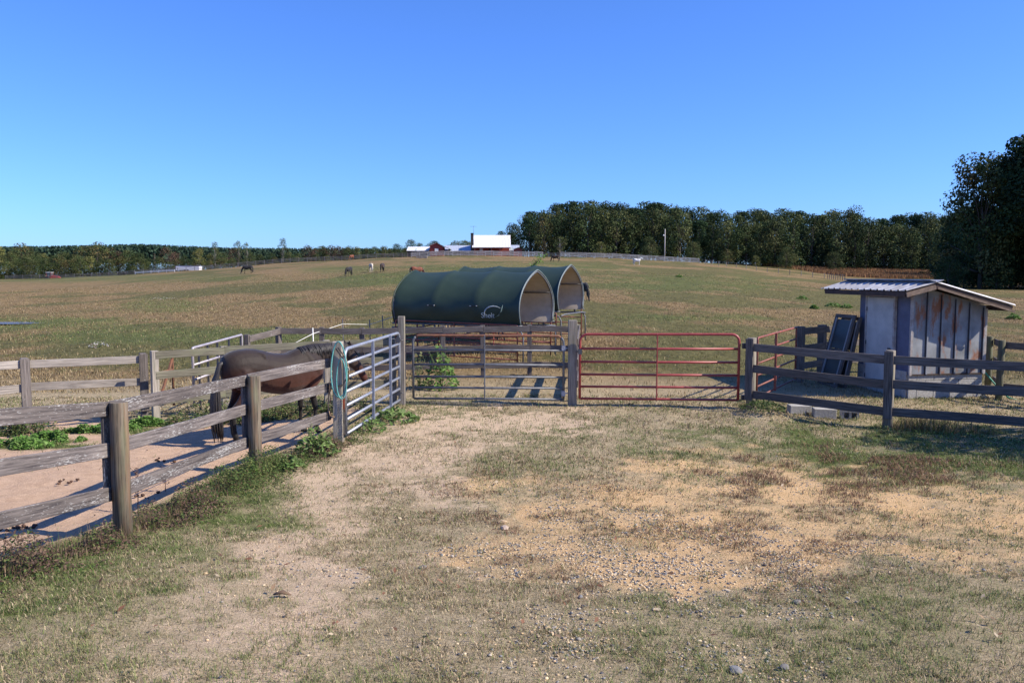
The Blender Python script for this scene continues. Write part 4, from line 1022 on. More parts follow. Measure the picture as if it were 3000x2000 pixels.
    for t, o, wy, wz in ((-.03, .03, .05, .06), (.03, .05, .085, .10), (.16, .075, .095, .135), (.30, .06, .088, .135), (.45, .03, .066, .105), (.62, .012, .052, .080), (.78, .006, .050, .066), (.90, .008, .055, .062), (.98, .012, .048, .050), (1.01, .014, .02, .025)):
        q = pl + hdn * (t * L) + dn * o; hp_.append((q.x, q.y, q.z, wy, wz))
    P = [Vector(p[:3]) for p in hp_]; rings = []
    hp_ = spline(hp_, 2)
    for p in hp_:
        side = Vector((0, 1, 0)); n = 16
        rings.append([Vector(p[:3]) + side * math.cos(2 * math.pi * k / n) * p[3] + dn * math.sin(2 * math.pi * k / n) * p[4] for k in range(n)])
    b.loft(rings)
    for s in (-1, 1):                                     # ears, eye ridges, nostril wings
        q = pl + dn * -.02 + Vector((0, s * .055, 0)); e = -hdn * .15 + Vector((0, s * .02, .0)) - dn * .02
        b.loft([ring(q, e, .032, .022, 8), ring(q + e * .5, e, .034, .018, 8), ring(q + e * .85, e, .016, .010, 8), ring(q + e, e, .004, .004, 8)])
        q = pl + hdn * (L * .27) + Vector((0, s * .078, 0)) + dn * .0; b.loft([ring(q + Vector((0, s * k, 0)), (0, 1, .01), .0 + r_, r_, 8) for k, r_ in ((-.03, .03), (0, .034), (.018, .022), (.026, .006))])
        q = pl + hdn * (L * .92) + Vector((0, s * .038, 0)) - dn * .018; b.loft([ring(q + Vector((0, s * k, 0)), (0, 1, .01), r_, r_, 8) for k, r_ in ((-.02, .024), (0, .026), (.014, .016), (.018, .004))])
    me = b.mesh('body'); o = bpy.data.objects.new('tmp', me); C.objects.link(o)
    r = o.modifiers.new('r', 'REMESH'); r.mode = 'VOXEL'; r.voxel_size = vox; r.use_smooth_shade = True
    s_ = o.modifiers.new('s', 'SMOOTH'); s_.factor = .5; s_.iterations = 5 if vox < .03 else 2
    bpy.context.view_layer.update()
    body = bpy.data.meshes.new_from_object(o.evaluated_get(bpy.context.evaluated_depsgraph_get())); bpy.data.objects.remove(o); body.name = 'body'
    # mane
    b = MB(); rnd = random.Random(5); big = vox < .03
    nstr = 170 if big else 16
    for k in range(nstr):
        t = k / (nstr - 1); i = min(int(t * 4), 3); f = t * 4 - i
        n0, n1 = neck[i], neck[i + 1]; c = [n0[j] + (n1[j] - n0[j]) * f for j in range(5)]
        tn = Vector((n1[0] - n0[0], 0, n1[2] - n0[2])).normalized(); up = Vector((-tn.z, 0, tn.x))
        if pose == 'graze': up = up if up.z > 0 or up.x > 0 else -up
        tp = Vector(c[:3]) + up * (c[4] - .012); s = -1 if big else rnd.choice((-1, 1)); ln = (.20 if big else .2) * rnd.uniform(.6, 1.2)
        w0 = (.012 if big else .045) * rnd.uniform(.6, 1.2); dx = rnd.uniform(-.05, .03)
        b.tube([tp + Vector((0, .012, 0)), tp + Vector((dx * .2, s * .03, .012)) , tp + Vector((dx * .5, s * (c[3] * .85), -ln * .35)), tp + Vector((dx, s * (c[3] + .012), -ln))], [w0, w0 * 1.1, w0 * .8, w0 * .15], 5, ry=[w0 * .5] * 4)
    if pose != 'graze' or big:
        for k in range(20 if big else 3):
            q = pl - dn * .04 + Vector((0, rnd.uniform(-.03, .03), 0)); b.tube([q - hdn * .03, q + hdn * .1 - dn * .03, q + hdn * rnd.uniform(.15, .26) - dn * .035 + Vector((0, rnd.uniform(-.03, .03), 0))], [.012, .010, .002], 5)
    mane = b.mesh('mane')
    b = MB(); tx0 = -.80 * X_
    ns = 110 if big else 5
    for k in range(ns):
        a = rnd.uniform(0, 6.28); q = math.sqrt(rnd.random()); oy, ox = math.cos(a) * q, math.sin(a) * q; L_ = rnd.uniform(.75, 1.12); w0 = (.010 if big else .05) * rnd.uniform(.6, 1.2)
        b.tube([(tx0 + .06, 0 + oy * .02, 1.24), (tx0 - .05, oy * .03, 1.20 + ox * .02), (tx0 - .11 + ox * .03, oy * .05, 1.0), (tx0 - .12 + ox * .06, oy * .08, 1.0 - L_ * .35), (tx0 - .11 + ox * .08, oy * .095, 1.0 - L_ * .65), (tx0 - .09 + ox * .07, oy * .07, 1.08 - L_ * .92)],
               [w0, w0 * 1.3, w0 * 1.5, w0 * 1.5, w0 * 1.1, w0 * .2], 5)
    b.tube([(tx0 + .08, 0, 1.25), (tx0 - .04, 0, 1.21), (tx0 - .09, 0, 1.08), (tx0 - .10, 0, .9)], [.035, .042, .035, .02], 10)
    tail = b.mesh('tail')
    b = MB()
    for s in (-1, 1):
        q = pl + hdn * (L * .27) + Vector((0, s * .100, 0)); b.loft([ring(q + Vector((0, s * kk, 0)), (0, 1, .01), r_, r_ * .75, 10) for kk, r_ in ((-.012, .018), (0, .02), (.006, .014), (.009, .004))])
    eye = b.mesh('eye')
    for m_ in (body, mane, tail, eye): m_.materials.clear(); m_.materials.append(None)
    return dict(body=body, mane=mane, tail=tail, eye=eye)
M_EYE = plain('horse_eye', (.01, .008, .006), .12, scale=5)
def horse(meshes, loc, rz, label, mats, sc=1.0, group=None):
    root = thing('horse', loc, label, 'horse', group); root.rotation_euler = (0, 0, rz); root.scale = (sc, sc, sc)
    for k, me in meshes.items():
        o = bpy.data.objects.new(k, me); C.objects.link(o); o.parent = root
        o.material_slots[0].link = 'OBJECT'; o.material_slots[0].material = M_EYE if k == 'eye' else mats[0] if k == 'body' else mats[1]
    return root
HAIR_D = plain('dark_mane_hair', (.028, .024, .024), .55, scale=30); HAIR_TAIL = plain('brown_tail_hair', (.05, .042, .038), .6, scale=30); HAIR_W = plain('cream_mane_hair', (.62, .58, .50), .7, scale=20)
BAY = coat('bay_coat', (.026, .016, .012), (.009, .007, .007), flank=(.070, .020, .011))
near_h = horse_meshes('near', .016, 1.15)
horse(near_h, (-3.72, 13.13, hz(-3.72, 13.13) - .01), R(46), 'dark bay horse standing in the paddock with its head lowered behind the slanting gate', (BAY, HAIR_D), 1.04)
gz = horse_meshes('graze', .035, 1.0); stn = horse_meshes('stand', .035, 1.0)
BLK = coat('black_coat', (.018, .017, .018), (.010, .010, .010)); DKB = coat('dark_brown_coat', (.045, .025, .018), (.012, .010, .010)); CHE = coat('chestnut_coat', (.20, .065, .035), (.14, .05, .03)); CRM = coat('cream_coat', (.58, .48, .36), (.52, .44, .34)); WHT = coat('white_coat', (.80, .78, .74), (.72, .70, .66))
GH = 'horses grazing on the far pasture'
for px_, py_, hpx, rz, ms, mats, lab in (
    (725, 801, 26, 190, gz, (BLK, HAIR_D), 'black horse grazing alone on the left of the pasture'),
    (1022, 809, 24, 250, gz, (BLK, HAIR_D), 'blackish brown horse grazing head-on, left of the cream horse'),
    (1087, 797, 22, 110, gz, (CRM, HAIR_W), 'cream horse seen from behind on the pasture'),
    (1120, 797, 20, 265, gz, (DKB, HAIR_D), 'narrow dark horse facing the camera just right of the cream horse'),
    (1030, 762, 17, 240, gz, (CHE, HAIR_D), 'chestnut horse by the ridge fence on the left'),
    (1150, 752, 17, 10, gz, (CHE, HAIR_D), 'reddish horse by the ridge fence left of the low open shed'),
    (1187, 751, 14, 170, stn, (DKB, HAIR_D), 'dark horse under the left end of the low open shed'),
    (1212, 751, 14, 10, stn, (BLK, HAIR_D), 'blackish horse in front of the low open shed, beside the red cabin'),
    (1222, 812, 28, 20, gz, (CHE, HAIR_D), 'chestnut horse half hidden behind the nearest green shelter'),
    (1627, 766, 20, 175, gz, (DKB, HAIR_D), 'dark bay horse on the bare red dirt patch at the ridge'),
    (1867, 776, 20, -5, stn, (WHT, HAIR_W), 'white horse walking on the right part of the pasture'),
    (1708, 880, 42, -70, gz, (BLK, HAIR_D), 'black horse with its head down just right of the farther shelter')):
    d = 1.42 * F / hpx; x = xat(px_, d)
    q = gnd(px_, py_); 
    horse(ms, q, R(rz), lab, mats, sc=max(.78, min(1.05, .93 * hpx / F * q.y / 1.42)))
# tail hair of the near horse is a shade browner
# ------------------------------------------------------------ trees
M_LEAF = attr_mat('foliage', .75, .12, .22, .15); M_BARK = plain('bark', (.13, .105, .085), .95, scale=14, col2=(.07, .055, .045), bmp=.5)
M_BARKP = plain('pale_bark', (.34, .31, .27), .9, scale=14, col2=(.18, .16, .14), bmp=.3)
def crown_geo(seed, kind, n, leaf, pal, hgt_=1.0, lobes=22, width=.36, base=.02, gap=.0):
    """unit-height crown: leaf-clump quads around uneven lobes"""
    r = np.random.default_rng(seed); L = []
    for k in range(lobes):
        t = (k + r.random()) / lobes
        if kind == 'pine': zz = .38 + .60 * t; rad = width * (.62 * (1 - t) ** .6 + .20); lr = .085 + .05 * r.random()
        elif kind == 'cone': zz = .10 + .86 * t; rad = width * (1 - t) ** .8 + .02; lr = .05 + .09 * (1 - t)
        elif kind == 'open': zz = .32 + .62 * t; rad = width * math.sin(math.pi * (.15 + .8 * t)) ** .7; lr = .07 + .06 * r.random()
        else: zz = base + .05 + (.90 - base) * t; rad = width * (math.sin(math.pi * min(.98, (.30 + .68 * t))) ** .55); lr = .085 + .085 * r.random()
        a = k * 2.399 + r.random() * .9; q = rad * math.sqrt(r.uniform(.25, 1)); L.append((q * math.cos(a), q * math.sin(a), min(zz, .97 - lr * .6), lr * r.uniform(.8, 1.2)))
    L = np.array(L); wts = L[:, 3] ** 2; wts /= wts.sum(); idx = r.choice(len(L), n, p=wts)
    d = r.normal(0, 1, (n, 3)); d /= np.linalg.norm(d, axis=1)[:, None]; rr = L[idx, 3] * (.55 + .5 * r.random(n) ** .6)
    c = L[idx, :3] + d * rr[:, None] * np.array([1, 1, .75 if kind != 'pine' else .5])
    if gap:
        g = vnoise(c[:, 0] * 14 + seed, c[:, 2] * 14 + c[:, 1] * 9, seed) > gap; c, d, idx = c[g], d[g], idx[g]; n = len(c)
    nrm = d * .8 + r.normal(0, .55, (n, 3)) + np.array([0, 0, .25]); nrm /= np.linalg.norm(nrm, axis=1)[:, None]
    u = np.cross(nrm, r.normal(0, 1, (n, 3))); u /= np.linalg.norm(u, axis=1)[:, None]; v = np.cross(nrm, u)
    s = leaf * r.uniform(.5, 1.3, n)[:, None]
    V = np.stack([c + u * s, c + v * s * .75, c - u * s * .9, c - v * s * .6], 1) 
    pal = np.array(pal); lt = r.uniform(.65, 1.35, len(L))
    col = pal[(r.integers(0, len(pal), len(L)))[idx]] * lt[idx][:, None] * r.uniform(.75, 1.25, (n, 1))
    return V.reshape(-1, 3), np.arange(n * 4).reshape(n, 4), np.repeat(col, 4, 0), L
def trunk_geo(L, seed, kind, r0=.016):
    rnd = random.Random(seed); b = MB(); top = .9 if kind in ('pine', 'cone', 'open') else .75
    pts = [(0, 0, -.03)] + [(rnd.uniform(-.01, .01) * k, rnd.uniform(-.01, .01) * k, top * k / 5) for k in range(1, 6)]
    b.tube(pts, [r0 * (1.25 - k / 5.6) for k in range(6)], 7)
    for l in L[::2 if kind != 'open' else 1]:
        z0 = max(.12, l[2] * .55); k = min(4, int(z0 / top * 5)); p = pts[k + 0]
        b.tube([(p[0], p[1], z0), (l[0] * .5, l[1] * .5, z0 * .45 + l[2] * .55), (l[0], l[1], l[2])], [r0 * .4, r0 * .28, r0 * .08], 5)
    return b
DG = [(.036, .060, .022), (.052, .074, .025), (.028, .048, .017), (.064, .080, .028)]
MG = [(.060, .084, .029), (.080, .096, .034), (.048, .072, .025), (.095, .102, .038)]
PG_ = [(.022, .045, .018), (.030, .055, .020), (.018, .036, .016)]
YG = [(.10, .112, .034), (.125, .125, .042), (.080, .098, .030)]
RB = [(.085, .050, .035), (.10, .065, .042), (.07, .048, .030), (.075, .075, .032)]
OB = [(.080, .078, .028), (.070, .082, .028), (.10, .080, .032), (.060, .078, .026)]
PROTO = {}
def proto(key, seed, kind, n, leaf, pal, bark=M_BARK, r0=.014, **k):
    V, Fq, col, L = crown_geo(seed, kind, n, leaf, pal, **k)
    o = np_mesh('crown', V, Fq, col, M_LEAF); cm = o.data; bpy.data.objects.remove(o)
    tm = trunk_geo(L, seed, kind, r0).mesh('trunk'); tm.materials.append(bark); PROTO[key] = (cm, tm)
for i in range(3):
    proto(('dark', i), 10 + i, 'broad', 4200, .0165, DG, width=.30, lobes=34)
    proto(('mid', i), 20 + i, 'broad', 4200, .0165, MG, width=.33, lobes=34)
    proto(('pine', i), 30 + i, 'pine', 4000, .0155, PG_, width=.24, lobes=24, r0=.016)
proto(('cone', 0), 40, 'cone', 2400, .018, DG, width=.22, lobes=34)
proto(('yellow', 0), 50, 'broad', 2200, .022, YG, width=.30, lobes=28, bark=M_BARKP)
proto(('red', 0), 60, 'broad', 1700, .020, RB, width=.30, lobes=24, gap=.35)
proto(('brown', 0), 61, 'broad', 2200, .022, OB, width=.36, lobes=28)
proto(('open', 0), 70, 'open', 900, .020, MG, width=.26, lobes=18, bark=M_BARKP, r0=.011)
proto(('redslim', 0), 71, 'cone', 900, .020, RB, width=.13, lobes=16, r0=.012, bark=M_BARKP)
PC_ = {k: sum(1 for q in PROTO if q[0] == k) for k in {q[0] for q in PROTO}}
NAMES = dict(dark='broadleaf_tree', mid='broadleaf_tree', pine='pine_tree', cone='evergreen_tree', yellow='broadleaf_tree', red='autumn_tree', brown='autumn_tree', open='sparse_tree', redslim='autumn_tree')
rt = random.Random(99)
def tree(kind, x, y, h, label, group, wide=1.0, z=None):
    key = (kind, rt.randrange(PC_[kind])); zz = hz(x, y) if z is None else z
    root = thing(NAMES[kind], (x, y, zz - .1), label, 'tree', group); root.rotation_euler = (0, 0, rt.uniform(0, 6.28)); root.scale = (h * wide, h * wide, h)
    for nm, me in (('crown', PROTO[key][0]), ('trunk', PROTO[key][1])):
        o = bpy.data.objects.new(nm, me); C.objects.link(o); o.parent = root
    return root
def top_h(px, top, y): return at_d(px, top, y).z - hz(xat(px, y), y)
KL = dict(dark='dark green broadleaf tree', mid='olive green broadleaf tree', pine='dark pine tree', cone='pointed dark evergreen tree', yellow='yellowish green tree', red='reddish autumn tree', brown='brownish autumn tree', open='thin tree with sparse leaves', redslim='slim rust-red tree')
# right-hand wood on the hill
WP = [1440, 1480, 1510, 1560, 1640, 1700, 1780, 1850, 1900, 1960, 2040, 2080, 2150, 2210, 2280, 2340, 2400, 2480, 2530, 2570, 2650, 2700, 2780, 2860]
WT = [688, 665, 650, 612, 596, 586, 592, 600, 592, 598, 618, 622, 610, 620, 618, 622, 612, 618, 632, 640, 634, 626, 628, 620]
ORD = ['first', 'second', 'third', 'fourth', 'fifth', 'sixth', 'seventh', 'eighth', 'ninth', 'tenth', 'eleventh', 'twelfth', 'thirteenth', 'fourteenth', 'fifteenth', 'sixteenth', 'seventeenth', 'eighteenth', 'nineteenth']
TENS = ['', '', 'twent', 'thirt', 'fort', 'fift', 'sixt']
def nth(k):
    if k <= 19: return ORD[k - 1]
    t, u = divmod(k, 10); return TENS[t] + ('ieth' if u == 0 else 'y-' + ORD[u - 1])
def wood_row(y, step, dt, kinds, wh, px0=1455, px1=2840, jy=3):
    px = px0; cnt = 0
    while px < px1:
        cnt += 1
        t = np.interp(px, WP, WT) + dt + rt.uniform(-8, 22); k = rt.choice(kinds); k = 'mid' if k == 'brown' and rt.random() < .6 else k; yy = y + rt.uniform(-jy, jy)
        if px < 2060 and rt.random() < .3 and dt >= 0: k = 'pine' if k != 'pine' else k
        side = 'left end of' if px < 1720 else 'pole end of' if px < 2050 else 'middle of' if px < 2420 else 'right end of'
        h = top_h(px, t, yy)
        tree(k, xat(px, yy), yy, h / .97, '%s, %s from left in the wood\'s %s' % (KL[k], nth(cnt), wh), 'trees in the %s of the right-hand wood' % wh, wide=rt.uniform(.68, 1.0) if k != 'pine' else rt.uniform(.75, .95))
        px += step * rt.uniform(.75, 1.3)
wood_row(268, 44, 12, ['dark', 'mid', 'dark', 'mid', 'brown', 'cone'], 'front row')
wood_row(280, 42, -4, ['dark', 'mid', 'pine', 'dark'], 'second row', 1470)
wood_row(292, 46, 2, ['dark', 'pine', 'dark'], 'third row', 1450)
wood_row(274, 40, 88, ['dark', 'dark', 'mid'], 'shaded understorey', 1480, 2860, 2)
wood_row(286, 36, 78, ['dark'], 'deep understorey', 1450, 2900, 2)
# small trees and scrub at the foot of the wood
for px_, top, k in ((1640, 690, 'open'), (1760, 705, 'yellow'), (1900, 690, 'mid'), (2030, 705, 'mid'), (2130, 730, 'brown'), (2300, 720, 'mid'), (2440, 735, 'mid'), (2210, 745, 'yellow'), (1600, 735, 'yellow')):
    tree(k, xat(px_, 257), 257, top_h(px_, top, 257), 'low %s edging the wood, %s' % (KL[k], {1640: 'above the lane gap', 1760: 'right of the lane gap', 1900: 'just left of the utility pole', 2030: 'where the pale fence ends', 2130: 'beyond the wire fence start', 2300: 'at the left end of the sedge', 2440: 'behind the sedge field', 2210: 'left of the sedge field', 1600: 'right of the barn'}[px_]), 'low trees along the wood edge', wide=1.1)
# left treeline
LT = [(-40, 716, 'mid'), (5, 722, 'yellow'), (40, 735, 'mid'), (72, 716, 'brown'), (105, 740, 'mid'), (138, 742, 'yellow'), (170, 748, 'dark'), (196, 738, 'mid'), (225, 745, 'mid'), (252, 722, 'brown'), (292, 712, 'brown'), (325, 728, 'brown'), (352, 734, 'red'), (380, 732, 'mid'),
      (415, 742, 'dark'), (432, 760, 'mid'), (458, 742, 'redslim'), (495, 724, 'red'), (520, 738, 'red'), (545, 748, 'dark'), (585, 728, 'yellow'), (634, 710, 'open'), (622, 742, 'yellow'), (655, 740, 'mid'), (686, 726, 'red'), (703, 707, 'open'), (728, 712, 'open'), (738, 742, 'mid'), (765, 745, 'dark'), (800, 742, 'dark'),
      (832, 699, 'open'), (850, 738, 'mid'), (875, 742, 'dark'), (908, 718, 'red'), (925, 740, 'mid'), (948, 720, 'mid'), (970, 718, 'red'), (995, 720, 'red'), (1022, 722, 'mid'), (1048, 722, 'yellow'), (1075, 726, 'mid'), (1100, 722, 'mid'), (1125, 720, 'yellow'), (1145, 728, 'mid'), (1164, 714, 'dark'), (1188, 726, 'mid'),
      (1206, 702, 'mid'), (1232, 712, 'mid'), (1262, 712, 'dark'), (1275, 706, 'dark'), (1318, 718, 'mid'), (1337, 706, 'brown'), (1362, 704, 'mid'), (1375, 708, 'brown'), (1402, 712, 'mid'), (1435, 700, 'dark')]
lt_groups = {}
for i, (px_, top, k) in enumerate(LT):
    yy = 300 + rt.uniform(-8, 14); x = xat(px_, yy); h = top_h(px_, top, yy)
    near = 'left of the red tractor' if px_ < 130 else 'between the tractor and the white rail' if px_ < 420 else 'behind the white rail and the trailer' if px_ < 600 else 'above the lone black horse' if px_ < 790 else 'left of the farm buildings' if px_ < 1180 else 'behind the farm roofs'
    tree(k, x, yy, h / .95, '%s, %s from the left in the far left treeline' % (KL[k], nth(i + 1)), 'trees in the far left treeline', wide=(.85 if k not in ('open', 'redslim') else .55) * rt.uniform(.9, 1.15) * (1.0 if h > 9 else 1.25))
# understorey filling the left line: smaller trees
px_ = -60; uc = 0
while px_ < 1180:
    yy = 289 + rt.uniform(-3, 4); t = 762 - (px_ - 0) * .0 + rt.uniform(-14, 10) - max(0, (px_ - 700)) * .03
    k = rt.choice(['dark', 'mid', 'mid', 'yellow', 'brown']); h = top_h(px_, t, yy)
    uc += 1; tree(k, xat(px_, yy), yy, max(h, 2.5), '%s low %s along the foot of the far treeline' % (nth(uc), KL[k]), 'low trees at the foot of the far left treeline', wide=1.05); px_ += rt.uniform(22, 34)
# far pine forest: one mass
def far_forest():
    r = np.random.default_rng(3); Vs, Fs, Cs = [], [], []; o = 0
    n = 2600; px = r.uniform(-500, 1500, n); y = r.uniform(520, 640, n); x = (px - 1500) / F * y
    top = np.interp(px, [-500, 0, 150, 420, 600, 720, 900, 1200, 1500], [724, 724, 722, 716, 724, 728, 728, 730, 736]) + r.uniform(-1, 4, n)
    ztop = H + (805 - top) / F * y; q = 16
    zb = ztop - 11; 
    for k in range(26):
        t = k / 25; rad = 2.6 * (1 - t) ** .7 + .35; a = r.uniform(0, 6.28, n)
        c = np.stack([x + np.cos(a) * rad * .6, y + np.sin(a) * rad * .6, zb + (ztop - zb) * t], 1)
        u = r.normal(0, 1, (n, 3)); u /= np.linalg.norm(u, axis=1)[:, None]; v = np.cross(u, r.normal(0, 1, (n, 3))); v /= np.linalg.norm(v, axis=1)[:, None]
        s = .75 * rad ** .5; Vs.append(np.stack([c + u * s, c + v * s, c - u * s, c - v * s], 1).reshape(-1, 3))
        Cs.append(np.repeat(np.array([(.030, .055, .034)]) * r.uniform(.7, 1.3, (n, 1)), 4, 0))
    V = np.concatenate(Vs); c = np.concatenate(Cs); tag(np_mesh('pine_forest', V, np.arange(len(V)).reshape(-1, 4), c, M_LEAF), 'continuous dark pine forest on the horizon at left', 'forest', kind='stuff')
far_forest()
# big trees at the right edge
def bigtree(kind, x, y, h, seed, n, leaf, pal, label, name, wide, **k):
    V, Fq, col, L = crown_geo(seed, kind, n, leaf, pal, **k); V = V * np.array([h * wide, h * wide, h])
    root = thing(name, (x, y, hz(x, y) - .1), label, 'tree'); np_mesh('crown', V, Fq, col, M_LEAF, root)
    t = trunk_geo(L, seed, kind, .016); t.v = [(a * h * wide, b_ * h * wide, c * h) for a, b_, c in t.v]; o = t.build('trunk', M_BARK); o.parent = root
yb = 128
bigtree('broad', xat(2868, yb), yb, top_h(2868, 440, yb), 201, 15000, .0125, DG + OB, 'tall airy broadleaf tree with sky showing through, left of the big pine', 'broadleaf_tree', .80, lobes=46, width=.33, gap=.30, base=.02)
bigtree('pine', xat(3030, yb - 6), yb - 6, top_h(3030, 372, yb - 6), 202, 15000, .0120, PG_, 'big dark pine with layered boughs at the right edge', 'pine_tree', 1.0, lobes=46, width=.28)
bigtree('broad', xat(2960, yb + 4), yb + 4, top_h(2960, 440, yb + 4), 203, 12000, .014, DG, 'dense dark tree between the airy broadleaf tree and the big pine', 'broadleaf_tree', .8, lobes=40, width=.33)
bigtree('broad', xat(3120, yb), yb, 24, 204, 9000, .017, DG, 'tall dark tree just cut by the right edge of view', 'broadleaf_tree', .9, lobes=34, width=.34)
bigtree('broad', xat(2850, yb + 12), yb + 12, top_h(2850, 590, yb + 12), 205, 9000, .017, DG, 'shaded broadleaf tree low behind the airy tree at right', 'broadleaf_tree', 1.15, lobes=34, width=.36)
for k, (px_, top, y_) in enumerate(((2800, 640, 165), (2870, 610, 185), (2960, 590, 170), (3050, 580, 160), (2780, 650, 215), (2850, 640, 235), (2760, 655, 245), (2940, 620, 225), (3060, 600, 205), (3200, 520, 140), (3330, 480, 130), (3220, 560, 118))):
    tree('dark' if k % 3 else 'mid', xat(px_, y_), y_, top_h(px_, top, y_), '%s shaded tree of the belt running back from the big right-hand trees' % nth(k + 1), 'shaded trees between the big right-hand trees and the wood', wide=.95)
for k, px_ in enumerate((2775, 2820, 2868, 2915, 2965, 3015, 3070)):
    y_ = 126 + (k % 3) * 5; tree('dark', xat(px_, y_), y_, rt.uniform(5, 8), '%s low dark bushy tree from the left under the big right-hand trees' % nth(k + 1), 'bushy undergrowth trees below the big trees', wide=1.3)
# one tree standing outside the picture at right; only its shade reaches the fence
for (x_, y_, h_, lab) in ((12.9, 11.3, 6.0, 'small leafy tree outside the right edge that shades the fence corner'), (14.9, 11.9, 7.0, 'second small leafy tree outside the right edge, beyond the first')):
    tree('dark', x_, y_, h_, lab, None, wide=.85)

# ------------------------------------------------------------ far fences
def far_fence(label, pts_px, n, ph, rails, wm, bh=.13, pr=.06, group=None, py_extra=0):
    """posts along a line given as photo points on the ground"""
    P = [gnd(a, b_ + py_extra) for a, b_ in pts_px]; P = [(p.x, p.y) for p in P]
    seg = [math.dist(P[i], P[i + 1]) for i in range(len(P) - 1)]; tot = sum(seg); out = []
    for k in range(n + 1):
        s = tot * k / n; i = 0
        while i < len(seg) - 1 and s > seg[i]: s -= seg[i]; i += 1
        t = s / seg[i]; out.append((P[i][0] + (P[i + 1][0] - P[i][0]) * t, P[i][1] + (P[i + 1][1] - P[i][1]) * t))
    return fence('board_fence' if bh > .05 else 'wire_fence', label, 'fence', out, rails, bw=.04, bh=bh, side=-.06, post='square', pr=pr, ph=ph, wm=wm, pm=wm, jit=.03, warp=0)
def along(pts, y):
    return [(xat(a, yy), yy) for a, yy in pts]
def ridge_fence(label, a, b_, n, ph, rails, wm, ya=None, yb=None, bh=.13, pr=.06):
    ya = ya or 236; yb = yb or 236; out = []
    for k in range(n + 1):
        t = k / n; y = ya + (yb - ya) * t; out.append((xat(a + (b_ - a) * t, y), y))
    return fence('board_fence' if bh > .05 else 'wire_fence', label, 'fence', out, rails, bw=.04, bh=bh, side=-.06, post='square', pr=pr, ph=ph, wm=wm, pm=wm, jit=.03, warp=0)
W_FARD = wood('wood_far_dark', (.12, .105, .10), (.26, .24, .23))
ridge_fence('grey board fence along the left skyline, from the tractor past the white trailer', 20, 700, 27, 1.25, [1.1, .72, .34], W_FARD, 243, 238)
ridge_fence('grey board fence along the ridge between the lone black horse and the farm buildings', 702, 1205, 20, 1.35, [1.15, .78, .4], W_FARD, 238, 236)
ridge_fence('grey board fence in front of the red barn', 1207, 1590, 16, 1.35, [1.28, .96, .62, .28], W_FAR, 236, 236, bh=.17)
ridge_fence('pale four-board fence along the ridge right of the gate gap, below the utility pole', 1642, 2046, 16, 1.35, [1.26, .94, .6, .28], W_FAR, 236, 236, bh=.17)
ridge_fence('dark gate and fence gap closing the lane right of the red barn', 1593, 1640, 3, 1.2, [1.1, .85, .6, .35], W_FARD, 237, 237, bh=.06, pr=.04)
far_fence('wire fence with short pale posts dropping down the slope in front of the sedge field', [(2048, 772), (2120, 780), (2230, 795), (2330, 806), (2420, 816), (2475, 822)], 22, 1.15, [1.05, .6], W_FARD, bh=.035, pr=.055)
# low whitish rail stack and the long white trailer
b = MB(); wx0, wx1 = xat(400, 234), xat(515, 232.5); z0, z1 = hz(wx0, 234), hz(wx1, 232.5)
fence('board_fence', 'bright white three-rail fence panel run left of the white trailer', 'fence', [(wx0 + (wx1 - wx0) * k / 5, 234 - 1.5 * k / 5) for k in range(6)], [.62, .36], bw=.05, bh=.13, side=-.05, post='square', pr=.05, ph=.75, wm=plain('white_paint', (.72, .71, .70), .7), warp=0)

# ------------------------------------------------------------ far buildings and vehicles
M_REDW = plain('red_painted_boards', (.30, .045, .032), .8, scale=2, col2=(.22, .035, .028), bmp=.1); M_WROOF = plain('white_metal_roof', (.80, .79, .80), .5, .1, scale=1.5, col2=(.70, .69, .71))
M_GROOF = plain('blue_grey_metal_roof', (.50, .54, .62), .5, .2, scale=1.5, col2=(.42, .46, .54)); M_DARKW = plain('dark_open_wall', (.05, .045, .045), .9, scale=2); M_GREENP = plain('green_clear_panel', (.42, .50, .44), .5, scale=2)
M_BRICK = plain('dark_chimney_brick', (.05, .045, .045), .9, scale=4); M_GLASS, _nt, _b = new_mat('dark_glass'); _b.inputs['Base Color'].default_value = (.03, .035, .04, 1); _b.inputs['Roughness'].default_value = .1
M_WPAINT = plain('white_trim_paint', (.78, .77, .75), .6)
def Bx(px0, px1, y, y1, zb, zt, inset=0):
    b = MB(); x0, x1 = xat(px0, y), xat(px1, y); b.box(((x0 + x1) / 2, (y + y1) / 2, (zb + zt) / 2), (x1 - x0 - inset, y1 - y - inset, zt - zb)); return b
def roofpl(x0, x1, ya, za, yb_, zb_, th=.12, ribs=0):
    b = MB(); n = Vector((0, yb_ - ya, zb_ - za)).normalized(); up = Vector((0, -n.z, n.y)); V = []
    for x in (x0, x1):
        for (y, z) in ((ya, za), (yb_, zb_)): V += [(x, y, z), (x, y + up.y * th, z + up.z * th)]
    b.add(V, [(0, 2, 3, 1), (4, 5, 7, 6), (1, 3, 7, 5), (0, 4, 6, 2), (0, 1, 5, 4), (2, 6, 7, 3)])
    if ribs:
        k = x0 + ribs
        while k < x1 - .1: b.bar((k, ya + up.y * (th + .03), za + up.z * (th + .03)), (k, yb_ + up.y * (th + .03), zb_ + up.z * (th + .03)), .06, .06, up=(up.x, up.y, up.z)); k += ribs
    return b
YB = 246.0
def zpy(px, py, y): return at_d(px, py, y).z
